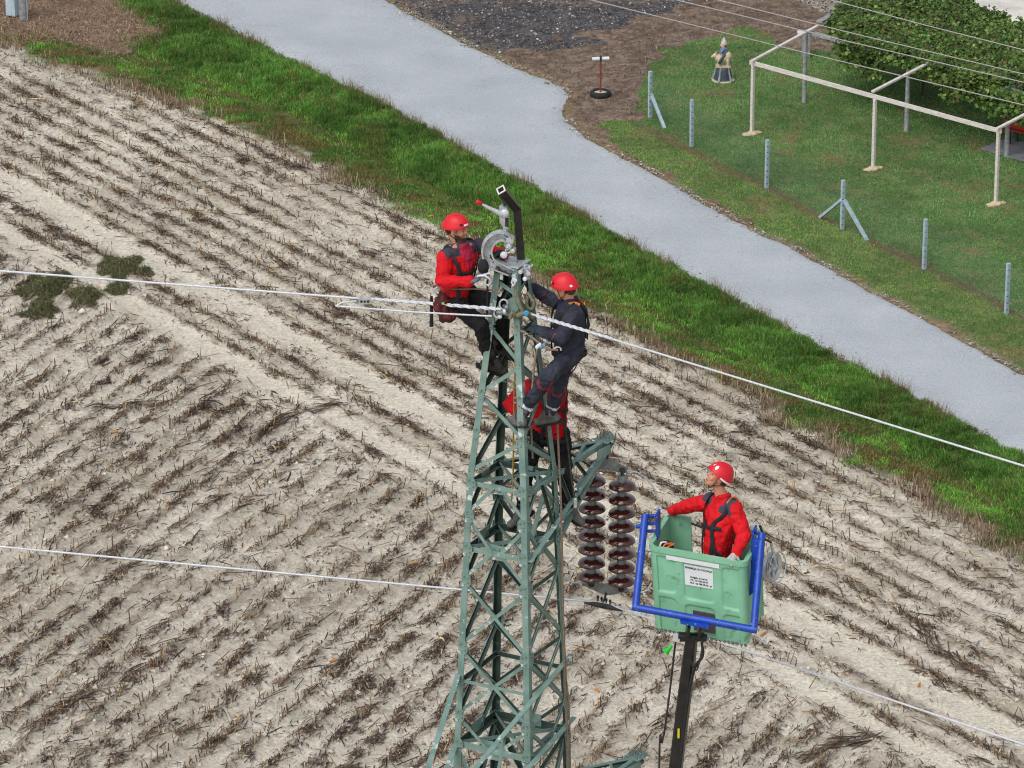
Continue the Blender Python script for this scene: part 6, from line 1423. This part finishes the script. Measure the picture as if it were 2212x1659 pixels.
# --- four low-voltage wires over the pergola
mat('cable_grey', (150, 146, 144), (170, 166, 164), scale=30, rough=.6)
for (x0, y0_, x1, y1_), lb in zip(((1277, 0, 2212, 227), (1474, 3, 2212, 178), (1551, 0, 2212, 160), (1795, 0, 2212, 108)), ('lowest thin grey overhead wire crossing before the timber rafters', 'second lowest thin grey overhead wire, ending across the middle rafter', 'third thin grey overhead wire crossing over the vine front', 'highest thin grey overhead wire crossing over the vine crown')):
    a = G(x0, y0_, 6.5); b = G(x1, y1_, 6.5); d = b - a; tag(MB().tube([a - d * 1.5, a - d * .5, a, a + d * .5 - Vector((0, 0, .02)), b, b + d * .5, b + d * 1.5], .014, 6).build('overhead_wire', 'cable_grey', smooth=80), lb, 'wire', 'overhead wires above the pergola')
# ------------------------------------------------------------------ loose things on the field
def clump(px, py, rx, ry, h, label):
    c = G(px, py); n = int(2600 * rx * ry * 6) + 600; a = rng.uniform(0, 6.28, n); r = rng.random(n) ** .62 * 1.25; x = c.x + np.cos(a) * r * rx; y = c.y + np.sin(a) * r * ry
    edge_ = 1 + 1.1 * (vnoise(np.cos(a) * 2.2 + px, np.sin(a) * 2.2 + py, 1, 7) - .5); x = c.x + (x - c.x) * edge_; y = c.y + (y - c.y) * edge_; z = height(x, y) + h * .7 * np.clip(1 - r ** 2, 0, 1) * rng.random(n) ** .5
    o = strips(x, y, z, rng.uniform(0, 6.28, n), rng.uniform(.12, .36, n), rng.uniform(.005, .012, n), rng.gamma(1.5, .02, n), pick([(82, 88, 60), (100, 102, 70), (66, 72, 50), (128, 120, 88)], [.32, .3, .2, .18], n), 'grass_clump', 'residue')
    mb = MB(); mb.ell(Vector((c.x, c.y, zg(c) - .02)), rx * .8, ry * .8, h * .45); k_ = blob('heap', mb, .05, ['clump_core'], o, 1, .2, .15)
    return tag(o, label, 'grass clump', 'heaps of cut grass on the field')
mat('clump_core', (62, 72, 48), (80, 88, 60), scale=20, rough=.95, bump=.8, bscale=40)
for px, py, rx, ry, h, lb in ((88, 622, .42, .75, .2, 'largest dark green heap of cut grass under the upper conductor'), (130, 606, .25, .35, .14, 'small dark green heap touching the largest grass heap'), (184, 641, .3, .5, .16, 'rounded green heap of cut grass between two others'), (262, 582, .55, .6, .16, 'long flat green heap of cut grass touching the upper conductor line'), (88, 672, .36, .5, .1, 'thin olive spread of cut grass below the largest heap'), (255, 622, .22, .3, .08, 'thin green scrap of cut grass beside the pale wheel track')): clump(px, py, rx, ry, h, lb)
mat('cob', (206, 150, 70), (186, 120, 60), scale=40, rough=.7, bump=.5, bscale=120)
for px, py, an in ((246, 935, .2), (895, 1221, .4), (1648, 1372, .9), (930, 470, .3), (1985, 1480, 1.2), (720, 1430, .5), (1290, 1490, 2.0), (540, 1180, 1.4)):
    c = G(px, py); c.z = zg(c) + .04; R_ = Matrix.Rotation(an, 3, 'Z') @ Matrix.Rotation(1.5, 3, 'Y'); mb = MB(); mb.lathe([(.004, -.1), (.02, -.095), (.027, -.06), (.028, 0), (.024, .06), (.012, .095), (.003, .1)], c, R_ @ Vector((0, 0, 1)), 10); tag(mb.build('corn_cob', 'cob', smooth=60), 'yellow corn cob lying on the bare soil', 'corn cob', 'corn cobs lying on the field')
def windrow(pts_, n, w, label, ln=(.3, 1.0)):
    P = smooth_path([G(*q) for q in pts_], 12); i_ = rng.integers(0, len(P) - 1, n); A = np.array([tuple(p) for p in P]); d = A[i_ + 1] - A[i_]; ang = np.arctan2(d[:, 1], d[:, 0]) + rng.normal(0, .3, n)
    x = A[i_, 0] + rng.normal(0, w, n); y = A[i_, 1] + rng.normal(0, w, n); o = strips(x, y, height(x, y) + .01, ang, rng.uniform(*ln, n), rng.uniform(.012, .03, n), rng.gamma(1.5, .02, n), pick([(78, 66, 58), (98, 82, 70), (60, 52, 47), (130, 108, 88)], [.32, .3, .22, .16], n), 'stalk_pile', 'residue')
    return tag(o, label, 'stalk pile', 'raked piles of maize stalks')
windrow([(204, 884), (270, 880), (367, 868)], 50, .07, 'thin dark line of stalks lying across the cross rows')
windrow([(560, 952), (600, 915), (660, 890), (740, 873)], 130, .13, 'long dark pile of stalks meeting the pale wheel track')
windrow([(1985, 1352), (2030, 1400), (2075, 1438), (2120, 1450)], 120, .13, 'dark bent pile of stalks beside the right stubble rows')
windrow([(1740, 1635), (1800, 1612), (1900, 1592)], 90, .13, 'dark pile of stalks fanned out below the lower conductor')
windrow([(60, 1575), (130, 1520), (215, 1492), (300, 1430)], 70, .13, 'dark drawn-out pile of stalks in the lower cross rows')

for o in list(scene.objects):                                   # fixings too small to pick apart one by one
    if o.name.split('.')[0] in ('bolts', 'chequer_edge', 'wire_clips', 'roots', 'u_bolt', 'ball_socket', 'ball_eye'): o['kind'] = 'stuff'
